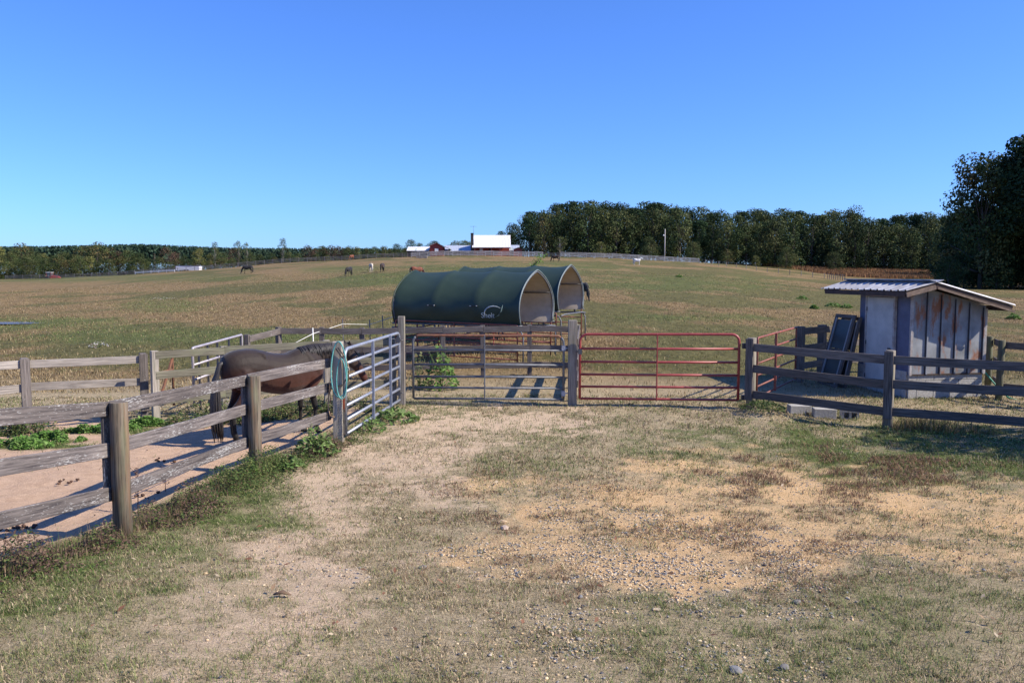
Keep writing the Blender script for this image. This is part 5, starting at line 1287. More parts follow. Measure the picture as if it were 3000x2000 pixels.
# main house-barn: steep white roof, porch with posts
gz0 = hz(xat(1440, YB), YB) - .3
barn = thing('red_barn', (xat(1440, YB), YB, gz0), 'large red barn-house with steep white metal roof, long porch and dark chimney', 'barn')
Bx(1388, 1492, YB + 3, YB + 11, gz0, zpy(1440, 716, YB + 3)).build('wall', M_REDW, barn)
x0, x1 = xat(1384, YB), xat(1496, YB); ze = zpy(1440, 725.5, YB - .2); zm = zpy(1440, 702, YB + 3.2); zt = zpy(1440, 690, YB + 7)
roofpl(x0, x1, YB - .2, ze, YB + 3.2, zm, ribs=.45).build('roof', M_WROOF, barn); roofpl(x0 + .15, x1 - .1, YB + 3.21, zm - .02, YB + 7, zt, ribs=.45).build('upper_roof', M_WROOF, barn); roofpl(x0, x1, YB + 7.02, zt, YB + 14, ze - .02).build('back_roof', M_WROOF, barn)
b = MB(); V = [(x1 - .5, YB + 3, ze - .1), (x1 - .5, YB + 3.2, zm - .1), (x1 - .5, YB + 7, zt - .1), (x1 - .5, YB + 13, ze)]; b.add(V + [(x1 - .7, q[1], q[2]) for q in V], [(0, 1, 2, 3), (7, 6, 5, 4)]); b.add([(x0 + .5, q[1], q[2]) for q in V] + [(x0 + .7, q[1], q[2]) for q in V], [(3, 2, 1, 0), (4, 5, 6, 7)]); b.build('gable', M_REDW, barn)
for p_ in (1392, 1415, 1440, 1465, 1491):
    b = MB(); x = xat(p_, YB); b.box((x, YB, (gz0 + ze) / 2 - .02), (.17, .17, ze - gz0)); b.build('porch_post', plain('reddish_post', (.30, .10, .08), .8) if p_ == 1392 else bpy.data.materials['reddish_post'], barn)
b = MB(); b.bar((x0 + .2, YB - .02, gz0 + .95), (x1 - .2, YB - .02, gz0 + .95), .06, .08); b.bar((x0 + .2, YB - .02, gz0 + .35), (x1 - .2, YB - .02, gz0 + .35), .06, .08); b.build('porch_rail', M_REDW, barn)
wz = zpy(1410, 732, YB + 3); f_ = Bx(1406, 1414, YB + 2.9, YB + 3.02, wz - .45, wz + .45).build('window', M_WPAINT, barn); Bx(1407.5, 1412.5, YB + 2.86, YB + 2.92, wz - .33, wz + .33).build('pane', M_GLASS, f_)
Bx(1433, 1441, YB + 2.9, YB + 3.02, gz0 + .3, wz + .4).build('door', M_DARKW, barn)
b = MB(); zc = zpy(1384, 684, YB + 1); b.box((xat(1384, YB + 1) - .0, YB + 1, (gz0 + zc) / 2), (.80, .9, zc - gz0)); b.box((xat(1384, YB + 1), YB + 1, zc + .04), (.92, 1.02, .16)); ch = b.build('chimney', M_BRICK, barn)
b = MB(); xa = xat(1388, YB + 1); za = zpy(1388, 662, YB + 1); b.tube([(xa, YB + 1, zc - 1), (xa, YB + 1, za)], .035, 6); b.tube([(xa - .9, YB + 1, za - .15), (xa + .9, YB + 1, za - .15)], .03, 6)
for k in range(5): b.tube([(xa - .8 + k * .4, YB + .5, za - .15), (xa - .8 + k * .4, YB + 1.5, za - .15)], .02, 5)
tag(b.build('tv_antenna', M_STEEL), 'thin television antenna rising above the dark chimney of the barn', 'antenna')
# red cabin with a gable facing us
g1 = hz(xat(1280, YB), YB) - .3; cab = thing('red_cabin', (xat(1280, YB), YB, g1), 'small red cabin with white window in its gable and side porch roof', 'cabin')
xl, xr, xm = xat(1261, YB), xat(1299, YB), xat(1279, YB); zl, zr_, zp = zpy(1261, 720, YB), zpy(1299, 722, YB), zpy(1279, 712, YB)
b = MB(); V = [(xl, YB, g1), (xr, YB, g1), (xr, YB, zr_), (xm, YB, zp), (xl, YB, zl)]; b.add(V + [(x, YB + 7, z) for x, y, z in V], [(0, 1, 2, 3, 4), (9, 8, 7, 6, 5), (0, 5, 6, 1), (1, 6, 7, 2), (0, 4, 9, 5)])
for k in range(14): b.box(((xl + xr) / 2, YB - .02, g1 + .2 + k * .2), (xr - xl - .01, .03, .02))
b.build('wall', M_REDW, cab)
def sideroof(xa, za, xb, zb_, ya, yb_): 
    b = MB(); b.add([(xa, ya, za), (xb, ya, zb_), (xb, yb_, zb_), (xa, yb_, za), (xa, ya, za + .12), (xb, ya, zb_ + .12), (xb, yb_, zb_ + .12), (xa, yb_, za + .12)], [(0, 1, 2, 3), (7, 6, 5, 4), (0, 4, 5, 1), (1, 5, 6, 2), (2, 6, 7, 3), (3, 7, 4, 0)]); return b
M_TRP = plain('pink_grey_barge', (.45, .33, .32), .7)
sideroof(xm, zp + .02, xat(1259, YB), zl - .1, YB - .4, YB + 7.3).build('roof', M_TRP, cab); sideroof(xm, zp + .02, xat(1318, YB), zpy(1318, 730, YB), YB - .4, YB + 7.3).build('porch_roof', M_BROWN, cab)
wz = zpy(1280, 733, YB); f_ = Bx(1275, 1285.5, YB - .1, YB - .02, wz - .5, wz + .5).build('window', M_WPAINT, cab); Bx(1277, 1283.5, YB - .14, YB - .09, wz - .3, wz + .36).build('pane', M_GLASS, f_)
b = MB(); xx = xat(1314, YB); b.box((xx, YB - .2, (g1 + zpy(1314, 730, YB)) / 2), (.2, .2, zpy(1314, 730, YB) - g1 - .1)); b.build('porch_post', M_TIMB, cab)
# low open shed at left
def lowshed(name, label, px0, px1, y, yd, pyt, pye, roofm, panels=(), ribs=.5, wall=M_DARKW, ndiv=4):
    g_ = hz(xat((px0 + px1) / 2, y), y) - .3; rt_ = thing(name, (xat((px0 + px1) / 2, y), y, g_), label, 'shed'); x0, x1 = xat(px0, y), xat(px1, y)
    ze_, zt_ = zpy(px0, pye, y), zpy(px0, pyt, y + yd)
    roofpl(x0, x1, y - .2, ze_, y + yd, zt_, ribs=ribs).build('roof', roofm, rt_); roofpl(x0, x1, y + yd + .02, zt_, y + yd * 2, ze_ - .1).build('back_roof', roofm, rt_)
    Bx(px0 + 2, px1 - 2, y + yd * .6, y + yd * 1.8, g_, ze_ + .05).build('wall', wall, rt_)
    for k in range(ndiv + 1):
        b = MB(); x = x0 + .3 + (x1 - x0 - .6) * k / ndiv; b.box((x, y, (g_ + ze_) / 2), (.14, .14, ze_ - g_ - .02)); b.build('post', M_TIMB, rt_)
    for (a, c) in panels:
        xa, xb = xat(a, y), xat(c, y); t = .25; d = Vector((0, yd + .2, zt_ - ze_)); n_ = Vector((0, -d.z, d.y)).normalized() * .17
        p = Vector((0, y - .2, ze_)) + n_; q0 = p + d * .02; q1 = p + d * .55
        b = MB(); b.add([(xa, q0.y, q0.z), (xb, q0.y, q0.z), (xb, q1.y, q1.z), (xa, q1.y, q1.z)], [(0, 1, 2, 3)]); o = b.build('light_panel', M_GREENP, rt_); s = o.modifiers.new('t', 'SOLIDIFY'); s.thickness = .03
    return rt_
lowshed('open_shed', 'low open shed with pale roof and greenish light panels left of the red cabin', 1193, 1258, YB + 2, 3.5, 724, 735.5, M_WROOF, [(1217, 1222), (1249, 1256)])
lowshed('long_shed', 'long low shed with blue-grey metal roof between cabin and barn', 1300, 1384, YB + 6, 5, 720, 736.5, M_GROOF, [(1349, 1354), (1316, 1320)], ndiv=6)
lowshed('back_shed', 'low shed with pale blue roof showing right behind the barn', 1488, 1522, YB + 12, 4, 719, 735, M_GROOF, [(1496, 1501)])
g2 = hz(xat(1516, YB), YB) - .3; sh = thing('red_shed', (xat(1516, YB), YB, g2), 'small plain red gabled shed at the right end of the farm buildings', 'shed')
xl, xr, xm = xat(1505, YB), xat(1529, YB), xat(1520, YB); b = MB(); V = [(xl, YB, g2), (xr, YB, g2), (xr, YB, zpy(1529, 733, YB)), (xm, YB, zpy(1520, 726, YB)), (xl, YB, zpy(1505, 731, YB))]; b.add(V + [(x, YB + 5, z) for x, y, z in V], [(0, 1, 2, 3, 4), (9, 8, 7, 6, 5), (0, 5, 6, 1), (1, 6, 7, 2), (0, 4, 9, 5)]); b.build('wall', M_REDW, sh)
sideroof(xm, zpy(1520, 725.5, YB), xat(1503, YB), zpy(1503, 731, YB), YB - .3, YB + 5.2).build('roof', M_BROWN, sh); sideroof(xm, zpy(1520, 725.5, YB), xat(1535, YB), zpy(1535, 733, YB), YB - .3, YB + 5.2).build('roof', M_BROWN, sh)
b = MB(); b.box((xat(1518, YB), YB - .03, g2 + 1.2), (1.1, .06, 2.0)); b.build('door', plain('dull_red_door', (.22, .04, .03), .8), sh)
# long white trailer
ty = 245; tx0, tx1 = xat(519, ty), xat(587, ty); tz = hz((tx0 + tx1) / 2, ty); tr = thing('livestock_trailer', ((tx0 + tx1) / 2, ty, tz), 'long plain white trailer body parked behind the ridge fence', 'trailer')
zt = zpy(553, 779.5, ty); zb0 = zpy(553, 792, ty); b = MB(); b.box(((tx0 + tx1) / 2, ty + 1.2, (zb0 + zt) / 2), (tx1 - tx0, 2.4, zt - zb0)); b.build('body', plain('white_trailer_paint', (.82, .81, .83), .4), tr, bevel=.06)
b = MB(); b.box(((tx0 + tx1) / 2, ty + 1.2, zt + .05), (tx1 - tx0 + .1, 2.5, .09)); b.build('roof', plain('mauve_trim', (.25, .20, .28), .5), tr)
b = MB(); b.box((tx0 - .06, ty + 1.2, (zb0 + zt) / 2), (.12, 2.42, zt - zb0 + .05)); b.build('end_frame', bpy.data.materials['mauve_trim'], tr)
for x in (tx0 + 2.6, tx0 + 3.5): 
    b = MB(); b.tube([(x, ty - .02, zb0 - .2), (x, ty + .25, zb0 - .2)], .38, 18); b.build('wheel', M_BLACK, tr)
# red tractor with cab
ty = 247; X0 = xat(140, ty); sc_ = ty / F; tz = zpy(160, 817, ty) - .7; tc_ = thing('tractor', (X0, ty, tz), 'red tractor with glazed cab and pale roof behind the left ridge fence', 'tractor')
M_TRED = plain('tractor_red', (.42, .05, .03), .4, scale=3); M_TYRE = plain('tyre', (.02, .02, .022), .9, scale=9, bmp=.3)
b = MB(); b.loft([[Vector((X0 + 1.75, ty - .45, tz + .8)), Vector((X0 + 1.75, ty + .45, tz + .8)), Vector((X0 + 1.75, ty + .45, tz + 1.75)), Vector((X0 + 1.75, ty - .45, tz + 1.75))], [Vector((X0 + 3.2, ty - .42, tz + .8)), Vector((X0 + 3.2, ty + .42, tz + .8)), Vector((X0 + 3.2, ty + .42, tz + 1.62)), Vector((X0 + 3.2, ty - .42, tz + 1.62))], [Vector((X0 + 4.2, ty - .34, tz + .85)), Vector((X0 + 4.2, ty + .34, tz + .85)), Vector((X0 + 4.2, ty + .34, tz + 1.25)), Vector((X0 + 4.2, ty - .34, tz + 1.25))]], sm=False); b.build('hood', M_TRED, tc_, bevel=.05)
b = MB(); b.box((X0 + .95, ty, tz + 1.0), (1.7, 1.1, .5)); b.bar((X0 + .3, ty - .75, tz + 1.5), (X0 + 1.5, ty - .75, tz + 1.35), .45, .08); b.build('chassis', M_TRED, tc_)
b = MB()
for x in (X0 + .35, X0 + 1.7):
    for s in (-.55, .55): b.box((x, ty + s, tz + 1.95), (.08, .08, 1.2))
b.build('cab_frame', M_TRED, tc_); b = MB(); b.box((X0 + 1.02, ty, tz + 1.95), (1.26, 1.06, 1.1)); b.build('cab_glass', plain('cab_glass', (.06, .10, .11), .15, scale=2), tc_)
b = MB(); b.box((X0 + 1.02, ty, tz + 2.62), (1.7, 1.35, .14)); b.build('cab_roof', M_WPAINT, tc_, bevel=.04)
for x, r_, w_ in ((X0 + .75, .75, .40), (X0 + 3.3, .45, .28)):
    for s in (-1, 1):
        b = MB(); b.tube([(x, ty + s * .62, tz + r_), (x, ty + s * (.62 + w_), tz + r_)], r_, 22, sm=False); wh = b.build('wheel', M_TYRE, tc_); b = MB(); b.tube([(x, ty + s * .60, tz + r_), (x, ty + s * (.66 + w_), tz + r_)], r_ * .45, 14); b.build('rim', M_WPAINT, wh)
b = MB(); b.tube([(X0 + 2.3, ty - .2, tz + 1.7), (X0 + 2.3, ty - .2, tz + 2.3)], .04, 8); b.build('exhaust_pipe', M_STEEL, tc_)
# utility pole with yard lamp
uy = 243; ux = xat(1945, uy); uz = hz(ux, uy); zt = zpy(1945, 671, uy); up_ = thing('utility_pole', (ux, uy, uz), 'pale utility pole with a small lamp standing behind the ridge fence before the wood', 'utility pole')
b = MB(); b.tube([(ux, uy, uz - .3), (ux + .02, uy, zt)], [.15, .10], 10); b.build('pole', W_FAR, up_)
zl_ = zpy(1943, 689, uy); b = MB(); b.tube([(ux, uy, zl_), (ux - .35, uy - .1, zl_ + .15)], .03, 6); b.build('lamp_arm', M_STEEL, up_); b = MB(); b.tube([(ux - .4, uy - .1, zl_ + .2), (ux - .4, uy - .1, zl_ - .1), (ux - .4, uy - .1, zl_ - .25)], [.1, .2, .14], 10); b.build('lamp', M_WPAINT, up_)
# feed trough on the lawn below the cabin
q = gnd(1236, 757); b = MB()
for k in range(3): b.box((0, -.6, .12 + k * .22), (2.5, .05, .16)); b.box((0, .6, .12 + k * .22), (2.5, .05, .16))
for s in (-1.2, 0, 1.2): b.box((s, 0, .32), (.07, 1.14, .6))
o = b.build('feed_trough', W_FARD); o.location = q; tag(o, 'low slatted wooden feed trough on the ridge below the red cabin', 'trough')
# puddle with bare rim at the left edge
q = gnd(15, 949); b = MB(); n = 30
b.add([(q.x + 1.7 * math.cos(k / n * 6.283) * (1 + .2 * math.sin(k)), q.y + 1.0 * math.sin(k / n * 6.283) * (1 + .1 * math.cos(k * 2)), 0) for k in range(n)], [list(range(n))])
mw, nt, bb = new_mat('pond_water'); bb.inputs['Base Color'].default_value = (.10, .09, .075, 1); bb.inputs['Roughness'].default_value = .4
o = b.build('water', mw); o.location.z = q.z + .05; tag(o, kind='structure')
# ------------------------------------------------------------ weeds and leafy plants
M_WEED = attr_mat('weed_leaves', .7, .25, 0, .25)
def leaf_cloud(name, x, y, z, s, cols, label, cat, parent=None, kind=None, flat=.5):
    n = len(x); nrm = RNG.normal(0, flat, (n, 3)) + np.array([.25, -.15, 1.0]); nrm /= np.linalg.norm(nrm, axis=1)[:, None]
    u = np.cross(nrm, RNG.normal(0, 1, (n, 3))); u /= np.linalg.norm(u, axis=1)[:, None]; v = np.cross(nrm, u); c = np.stack([x, y, z], 1); s = s[:, None]
    V = np.stack([c - u * s, c + v * s * .45 - u * s * .15 + nrm * s * .12, c + u * s, c - v * s * .45 - u * s * .15 + nrm * s * .12], 1).reshape(-1, 3)
    f = np.arange(n)[:, None] * 4; T = np.concatenate([f + [0, 1, 2], f + [0, 2, 3]], 0)
    o = np_mesh(name, V, T, np.repeat(cols, 4, 0), M_WEED, parent); return tag(o, label, cat, kind=kind)
def weed_band():
    """ankle-high weeds and dead stems under the near fence"""
    n = 34000; t = RNG.random(n); yy = 4.6 + (12.9 - 4.6) * t; off = RNG.normal(.05, .22, n); x = fence_x(yy) + .02 + off; y = yy
    dens = fbm(x, y, 2.2, 7); k = dens > .36; x, y, off, dens = x[k], y[k], off[k], dens[k]; n = len(x)
    hh = (.05 + .30 * sst(dens, .4, .62)) * np.exp(-(off / .3) ** 2); z = hgt(x, y) + RNG.random(n) * hh
    red = fbm(x, y, .9, 19) > .5; col = np.where((red & (RNG.random(n) < .7))[:, None], pick(n, [(.10, .065, .045), (.17, .11, .075), (.07, .045, .035)]), pick(n, [(.05, .085, .02), (.09, .14, .035), (.035, .06, .015), (.14, .16, .05)]))
    leaf_cloud('fence_weeds', x, y, z, RNG.uniform(.008, .022, n), col, 'tangle of green and reddish weeds growing along the foot of the nearest fence', 'weeds', kind='stuff')
    m = 5200; t = RNG.random(m); yy = 4.6 + 8.3 * t; off = RNG.normal(.02, .14, m); x = fence_x(yy) + off; h = RNG.uniform(.06, .30, m) * np.exp(-(off / .22) ** 2) * (.4 + 1.1 * fbm(x, yy, 2.2, 7))
    V, T, cc = blades_geo(x, yy, hgt(x, yy), h, RNG.uniform(.003, .006, m), RNG.uniform(0, 6.28, m), RNG.uniform(.05, .7, m), pick(m, [(.20, .13, .09), (.28, .20, .13), (.12, .13, .05), (.10, .15, .04), (.15, .09, .07)]))
    tag(np_mesh('dead_stems', V, T, cc, M_blade), 'dry brown stems standing along the nearest fence', 'weeds', kind='stuff')
weed_band()
def cover_patch(name, label, ells, n, zmax, ls, pal):
    xs, ys, hs = [], [], []
    for (cx, cy, rx, ry, w_) in ells:
        k = int(n * w_); a = RNG.uniform(0, 6.28, k); q = np.sqrt(RNG.random(k)); x = cx + rx * q * np.cos(a); y = cy + ry * q * np.sin(a)
        xs.append(x); ys.append(y); hs.append((1 - q ** 2) * zmax)
    x, y, h = map(np.concatenate, (xs, ys, hs)); k = fbm(x, y, 3, 44) > .46; x, y, h = x[k], y[k], h[k]
    leaf_cloud(name, x, y, hgt(x, y) + RNG.random(len(x)) * h + .01, RNG.uniform(*ls, len(x)), pick(len(x), pal), label, 'ground cover', kind='stuff')
g1_, g2_ = gnd(170, 1275), gnd(60, 1320); q3 = gnd(620, 1240); q4 = gnd(1050, 1230)
cover_patch('ground_cover', 'bright green low ground cover in strips on the sandy paddock', [(gnd(60, 1308).x, gnd(60, 1308).y, .5, .22, .5), (gnd(160, 1290).x, gnd(160, 1290).y, .5, .22, .7), (gnd(250, 1272).x, gnd(250, 1272).y, .5, .2, .8), (gnd(340, 1258).x, gnd(340, 1258).y, .45, .18, .6), (gnd(430, 1246).x, gnd(430, 1246).y, .4, .15, .4)], 3600, .16, (.02, .045), [(.10, .20, .035), (.13, .26, .05), (.07, .14, .03), (.18, .28, .08)])
cover_patch('paddock_weeds', 'dark brambly weeds under the greenish fence behind the horse', [(q3.x, q3.y, .9, .5, 1), (-5.0, 14.6, .9, .4, 1), (-4.0, 15.1, .9, .35, .9), (-3.1, 15.5, .6, .3, .6), (-7.8, 13.4, .5, .3, .5), (gnd(20, 1270).x, gnd(20, 1270).y, .35, .25, .6), (gnd(800, 1225).x, gnd(800, 1225).y, .7, .3, .5)], 2600, .42, (.015, .035), [(.06, .10, .025), (.09, .13, .035), (.12, .09, .05), (.04, .07, .02), (.16, .18, .07)])
def leafy(name, px_, py_, r_, h_, n, ls, label, pal=((.10, .17, .04), (.14, .22, .06), (.07, .12, .03), (.18, .24, .09)), loc=None):
    q = loc or gnd(px_, py_); root = thing(name, q, label, 'plant'); a = RNG.uniform(0, 6.28, n); rr = r_ * np.sqrt(RNG.random(n)); z = (1 - (rr / r_) ** 1.5) * h_ * RNG.uniform(.45, 1.05, n) + .02
    leaf_cloud('leaves', rr * np.cos(a), rr * np.sin(a), z, RNG.uniform(*ls, n), pick(n, pal), None, None, root, flat=.55)
    b = MB()
    for k in range(9):
        a_ = random.uniform(0, 6.28); q_ = random.uniform(.2, .8) * r_; b.tube([(0, 0, -.02), (q_ * .5 * math.cos(a_), q_ * .5 * math.sin(a_), h_ * .55), (q_ * math.cos(a_), q_ * math.sin(a_), h_ * .85)], [.007, .005, .002], 5)
    o = b.build('stems', plain('green_stem', (.12, .17, .05), .7) if 'green_stem' not in bpy.data.materials else bpy.data.materials['green_stem']); o.parent = root
    return root
leafy('dock_plant', 925, 1330, .34, .38, 240, (.03, .065), 'broad-leaved dock plant sprouting under the near fence just left of the square gate post')
leafy('dock_plant', 850, 1372, .22, .20, 110, (.03, .055), 'low broad-leaved plant between the second round post and the gate post')
leafy('dock_plant', 1150, 1232, .48, .22, 260, (.04, .075), 'spreading pale leafy plant at the foot of the slanting gate near the tall pale post')
leafy('dock_plant', 1085, 1262, .28, .20, 120, (.03, .06), 'smaller leafy plant under the middle of the slanting gate')
leafy('weed_clump', 738, 1398, .12, .24, 260, (.010, .022), 'feathery bright green weed at the foot of the second round post', pal=((.10, .19, .03), (.16, .26, .05)))
leafy('weed_clump', 912, 1318, .09, .42, 300, (.010, .02), 'upright feathery pale green weed in front of the dock plant', pal=((.12, .18, .05), (.18, .24, .08)))
leafy('pokeweed', 1290, 1110, .42, 1.05, 330, (.045, .09), 'tall bright green leafy bush behind the rust-topped gate', loc=Vector((xat(1290, 18.4), 18.4, hz(xat(1290, 18.4), 18.4))), pal=((.10, .19, .04), (.16, .27, .06), (.07, .12, .03)))
leafy('pokeweed', 1225, 1100, .30, .9, 120, (.03, .07), 'thin seeding weed between the tall pale post and the bright green bush', loc=Vector((xat(1225, 18.2), 18.2, hz(xat(1225, 18.2), 18.2))), pal=((.14, .15, .06), (.20, .20, .09), (.16, .11, .06)))
leafy('grass_clump', 2235, 1198, .42, .16, 700, (.015, .035), 'dark green mound of clover at the foot of the left post of the dark fence', pal=((.05, .08, .02), (.08, .12, .03), (.04, .06, .02)))
for (px_, py_, r_, lab) in ((2350, 877, .9, 'lone broad green weed on the pasture left of the shed roof'), (2440, 898, 1.0, 'row of green weeds on the pasture right beside the tin shed'), (2480, 902, .7, 'green weed tuft closest to the tin shed eave'), (2385, 905, .5, 'faint small green weed left of the weed row'), (2970, 935, .7, 'green weed on the pasture right of the tin shed'),
                           (1990, 812, .8, 'single dark weed on the slope below the white horse')):
    leafy('pasture_weed', px_, py_, r_ * .55, .3, 150, (.05, .13), lab, pal=((.08, .16, .03), (.12, .20, .05)))
for (px_, py_, r_, lab) in ((290, 1018, .35, 'patch of small white flowers by the green flush above the pale fence'), (480, 878, 1.1, 'long patch of tiny white flowers far out on the left pasture')):
    leafy('white_flowers', px_, py_, r_, .25, 110, (.015, .035 + .03 * r_), lab, pal=((.5, .48, .45), (.14, .16, .08), (.40, .30, .30)))
# sapling behind the shelters, dry stalks by the near fence
q = Vector((xat(1560, 34), 34, hz(xat(1560, 34), 34))); root = thing('sapling', q, 'slender bright green sapling poking up behind the nearer shelter roof', 'sapling')
t0 = at_d(1590, 748, 34) - q; t1 = at_d(1555, 790, 34) - q; b = MB()
for k in range(3): b.tube([(-.3 - .08 * k, 0, 0), (t1.x - .05 * k, 0, t1.z), (t0.x - .08 * k, 0, t0.z - .1 * k)], [.02, .015, .006], 6)
o = b.build('stems', M_BARK); o.parent = root; n = 200; tt = RNG.random(n); leaf_cloud('leaves', t1.x + (t0.x - t1.x) * tt + RNG.normal(0, .09, n), RNG.normal(0, .1, n), t1.z + (t0.z - t1.z) * tt + RNG.normal(0, .06, n), RNG.uniform(.03, .07, n), pick(n, [(.12, .24, .04), (.17, .30, .06)]), None, None, root)
def stalk(px_, py_, h_, label, seed):
    rnd = random.Random(seed); q = gnd(px_, py_); root = thing('dry_stalk', q, label, 'weed stalk'); b = MB(); b.tube([(0, 0, -.02), (.01, 0, h_ * .5), (.0, .01, h_)], [.006, .0045, .002], 6)
    for k in range(12):
        z = h_ * rnd.uniform(.35, .97); a = rnd.uniform(0, 6.28); L_ = rnd.uniform(.05, .15) * (1.2 - z / h_ * .5); b.tube([(0, 0, z), (L_ * .6 * math.cos(a), L_ * .6 * math.sin(a), z + L_ * .5), (L_ * math.cos(a), L_ * math.sin(a), z + L_ * .9)], [.003, .002, .001], 4)
    o = b.build('stem', plain('dead_stem', (.17, .10, .075), .85) if 'dead_stem' not in bpy.data.materials else bpy.data.materials['dead_stem']); o.parent = root
    n = 170; tt = RNG.random(n); leaf_cloud('seed_heads', RNG.normal(0, .012, n), RNG.normal(0, .012, n), h_ * (.35 + .65 * tt), RNG.uniform(.005, .012, n), pick(n, [(.16, .09, .07), (.22, .14, .10)]), None, None, root, flat=1)
stalk(404, 1500, .50, 'dry branching weed stalk just right of the nearest round post', 3); stalk(484, 1440, .30, 'shorter dry stalk farther along the nearest fence', 5)
# rank grass and shade plants behind the dark right fence
def right_weeds():
    n = 9000; x = RNG.uniform(4.2, 11.5, n); line = np.interp(x, [4.6, 6.55, 8.4, 10], [15.75, 14.25, 13.4, 12.7]); y = line + RNG.gamma(1.6, .28, n) - .12
    dens = fbm(x, y, 1.4, 71); k = (dens > .40) & (y < 17.1); x, y, dens = x[k], y[k], dens[k]; m = len(x); h = RNG.uniform(.10, .36, m) * sst(dens, .38, .6) * np.clip((x - 4) / 3, .35, 1)
    V, T, cc = blades_geo(x, y, hgt(x, y), h, RNG.uniform(.006, .012, m), RNG.uniform(0, 6.28, m), RNG.uniform(.1, 1.1, m), pick(m, [(.26, .20, .11), (.15, .17, .06), (.20, .13, .08), (.10, .13, .04), (.33, .27, .16)]))
    tag(np_mesh('rank_grass', V, T, cc, M_blade), 'long unmown grass behind and under the dark right-hand fence', 'grass', kind='stuff')
    n = 6500; a = RNG.normal(0, 1, n); x = 8.6 + a * 1.7; line = np.interp(x, [4.6, 6.55, 8.4, 10], [15.75, 14.25, 13.4, 12.7]); y = line - .1 - RNG.gamma(1.5, .55, n); k = (fbm(x, y, 1.6, 73) > .42) & (x > 6.2); x, y = x[k], y[k]; m = len(x)
    leaf_cloud('clover_patch', x, y, hgt(x, y) + RNG.uniform(.01, .09, m), RNG.uniform(.010, .026, m), pick(m, [(.07, .13, .03), (.11, .19, .05), (.05, .09, .02), (.16, .22, .08)]), 'bright green clover in front of the dark right-hand fence', 'clover', kind='stuff')
right_weeds()
# scattered leaves, dung and flat stones on the yard
def litter():
    n = 260; y = 4.8 + 10 * RNG.random(n) ** 1.3; x = RNG.uniform(-.66, .66, n) * y; k = x > fence_x(y) + .3; x, y = x[k], y[k]; n = len(x)
    leaf_cloud('leaf_litter', x, y, hgt(x, y) + .045, RNG.uniform(.012, .035, n), pick(n, [(.20, .10, .06), (.30, .20, .12), (.14, .08, .05), (.42, .34, .24)]), 'scattered dead leaves on the trodden grass', 'leaves', kind='stuff', flat=.35)
litter()
def lumps(name, label, x, y, s, pal, cat):
    n = len(x); base = np.array([(1, 0, 0), (0, 1, 0), (-1, 0, 0), (0, -1, 0), (.5, .5, .6), (-.5, .4, .65), (-.4, -.5, .6), (.5, -.4, .62), (0, 0, -.6)], float)
    fc = np.array([(0, 1, 4), (1, 2, 5), (2, 3, 6), (3, 0, 7), (4, 1, 5), (5, 2, 6), (6, 3, 7), (7, 0, 4), (4, 5, 6), (4, 6, 7), (1, 0, 8), (2, 1, 8), (3, 2, 8), (0, 3, 8)])
    V = base[None] * (1 + RNG.uniform(-.25, .25, (n, 9, 3))) * s[:, None, None] + np.stack([x, y, hgt(x, y) + s * .3 + .012], 1)[:, None]
    tag(np_mesh(name, V.reshape(-1, 3), (np.arange(n)[:, None, None] * 9 + fc[None]).reshape(-1, 3), np.repeat(pick(n, pal), 9, 0), M_WEED), label, cat, kind='stuff')
cx = np.array([-5.1, -4.5, -5.6, -6.4, -4.9, -7.2]); cy = np.array([8.3, 9.6, 10.2, 9.3, 11.4, 11.0]); k = np.repeat(np.arange(6), [26, 6, 7, 5, 6, 6]); n = len(k)
lumps('manure', 'dark crumbled horse droppings on the paddock sand', cx[k] + RNG.normal(0, .11, n), cy[k] + RNG.normal(0, .08, n), RNG.uniform(.012, .03, n), [(.09, .05, .035), (.14, .08, .05)], 'manure')
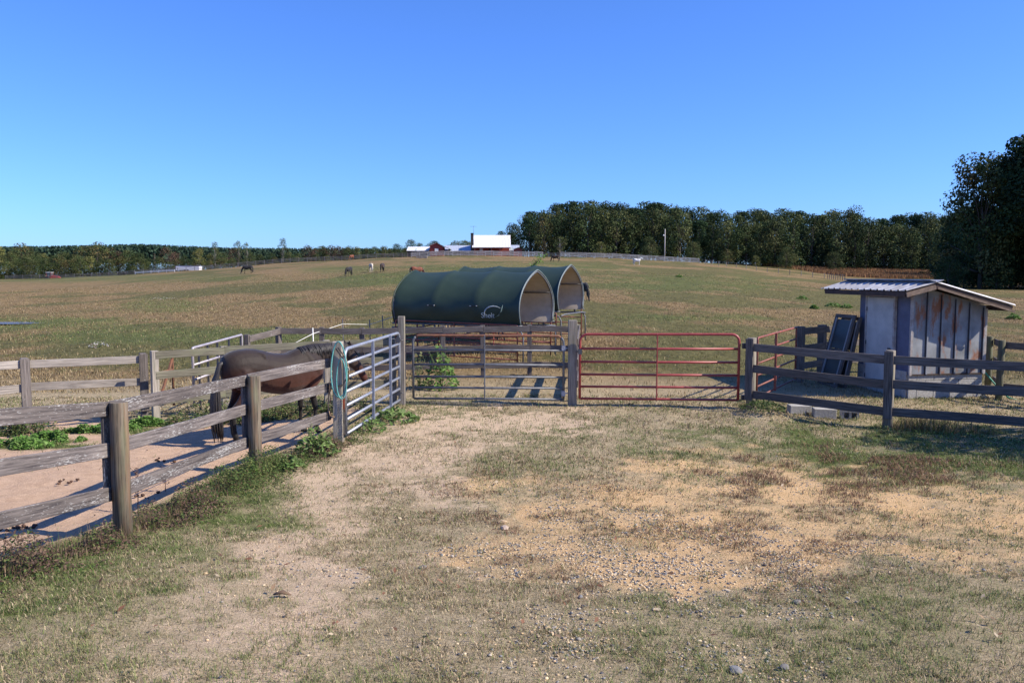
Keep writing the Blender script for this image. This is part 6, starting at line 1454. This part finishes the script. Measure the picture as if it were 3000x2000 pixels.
n = 260; y = 5 + 8 * RNG.random(n); x = RNG.uniform(-9, 9, n); m_ = masks(x, y); k = (m_['pad'] > .6) | ((m_['dirt'] + m_['sand'] > .35) & (RNG.random(n) < .6)); x, y = x[k], y[k]
lumps('soil_crumbs', 'small dark crumbs of soil lying on the sandy ground', x, y, RNG.uniform(.005, .014, len(x)), [(.16, .10, .065), (.10, .065, .045), (.26, .17, .11)], 'soil')
for (px_, py_, s_, lab) in ((825, 1748, .055, 'flat brown scrap of bark on the worn path'), (645, 1765, .0, '')):
    if not s_: continue
    q = gnd(px_, py_); b = MB(); b.tube([(-.06, 0, .02), (0, .01, .035), (.07, -.01, .02)], [.012, .03, .008], 7, ry=[.006, .012, .004]); o = b.build('bark_scrap', plain('brown_bark_scrap', (.16, .10, .06), .9)); o.location = q; tag(o, lab, 'bark')
def rock(px_, py_, s_, lab, col, seed):
    r = np.random.default_rng(seed); q = gnd(px_, py_); bm = bmesh.new(); bmesh.ops.create_icosphere(bm, subdivisions=2, radius=s_)
    for v in bm.verts: v.co = Vector((v.co.x * 1.25, v.co.y, v.co.z * .55)) * (1 + r.uniform(-.16, .16))
    me = bpy.data.meshes.new('stone'); bm.to_mesh(me); bm.free(); me.materials.append(plain('stone_' + lab.split()[0], col, .85, scale=25)); o = bpy.data.objects.new('stone', me); C.objects.link(o); o.location = q + Vector((0, 0, s_ * .2)); o.rotation_euler = (0, 0, r.uniform(0, 6)); tag(o, lab, 'stone')
rock(1472, 1530, .04, 'tan stone at the left tip of the gravel patch', (.45, .33, .20), 1); rock(1478, 1548, .045, 'pinkish stone just below the tan stone at the tip of the gravel', (.46, .36, .28), 2)
rock(2335, 1765, .03, 'slate grey stone on the dark gravel near the right of the patch', (.175, .165, .15), 3); rock(2298, 1955, .024, 'small blue-grey stone on the grass at bottom right', (.18, .17, .155), 4); rock(2155, 1965, .034, 'blocky grey stone at the bottom of the view', (.20, .20, .20), 5); rock(1240, 1665, .035, 'lone grey stone on the bare patch left of the gravel', (.19, .18, .165), 6)
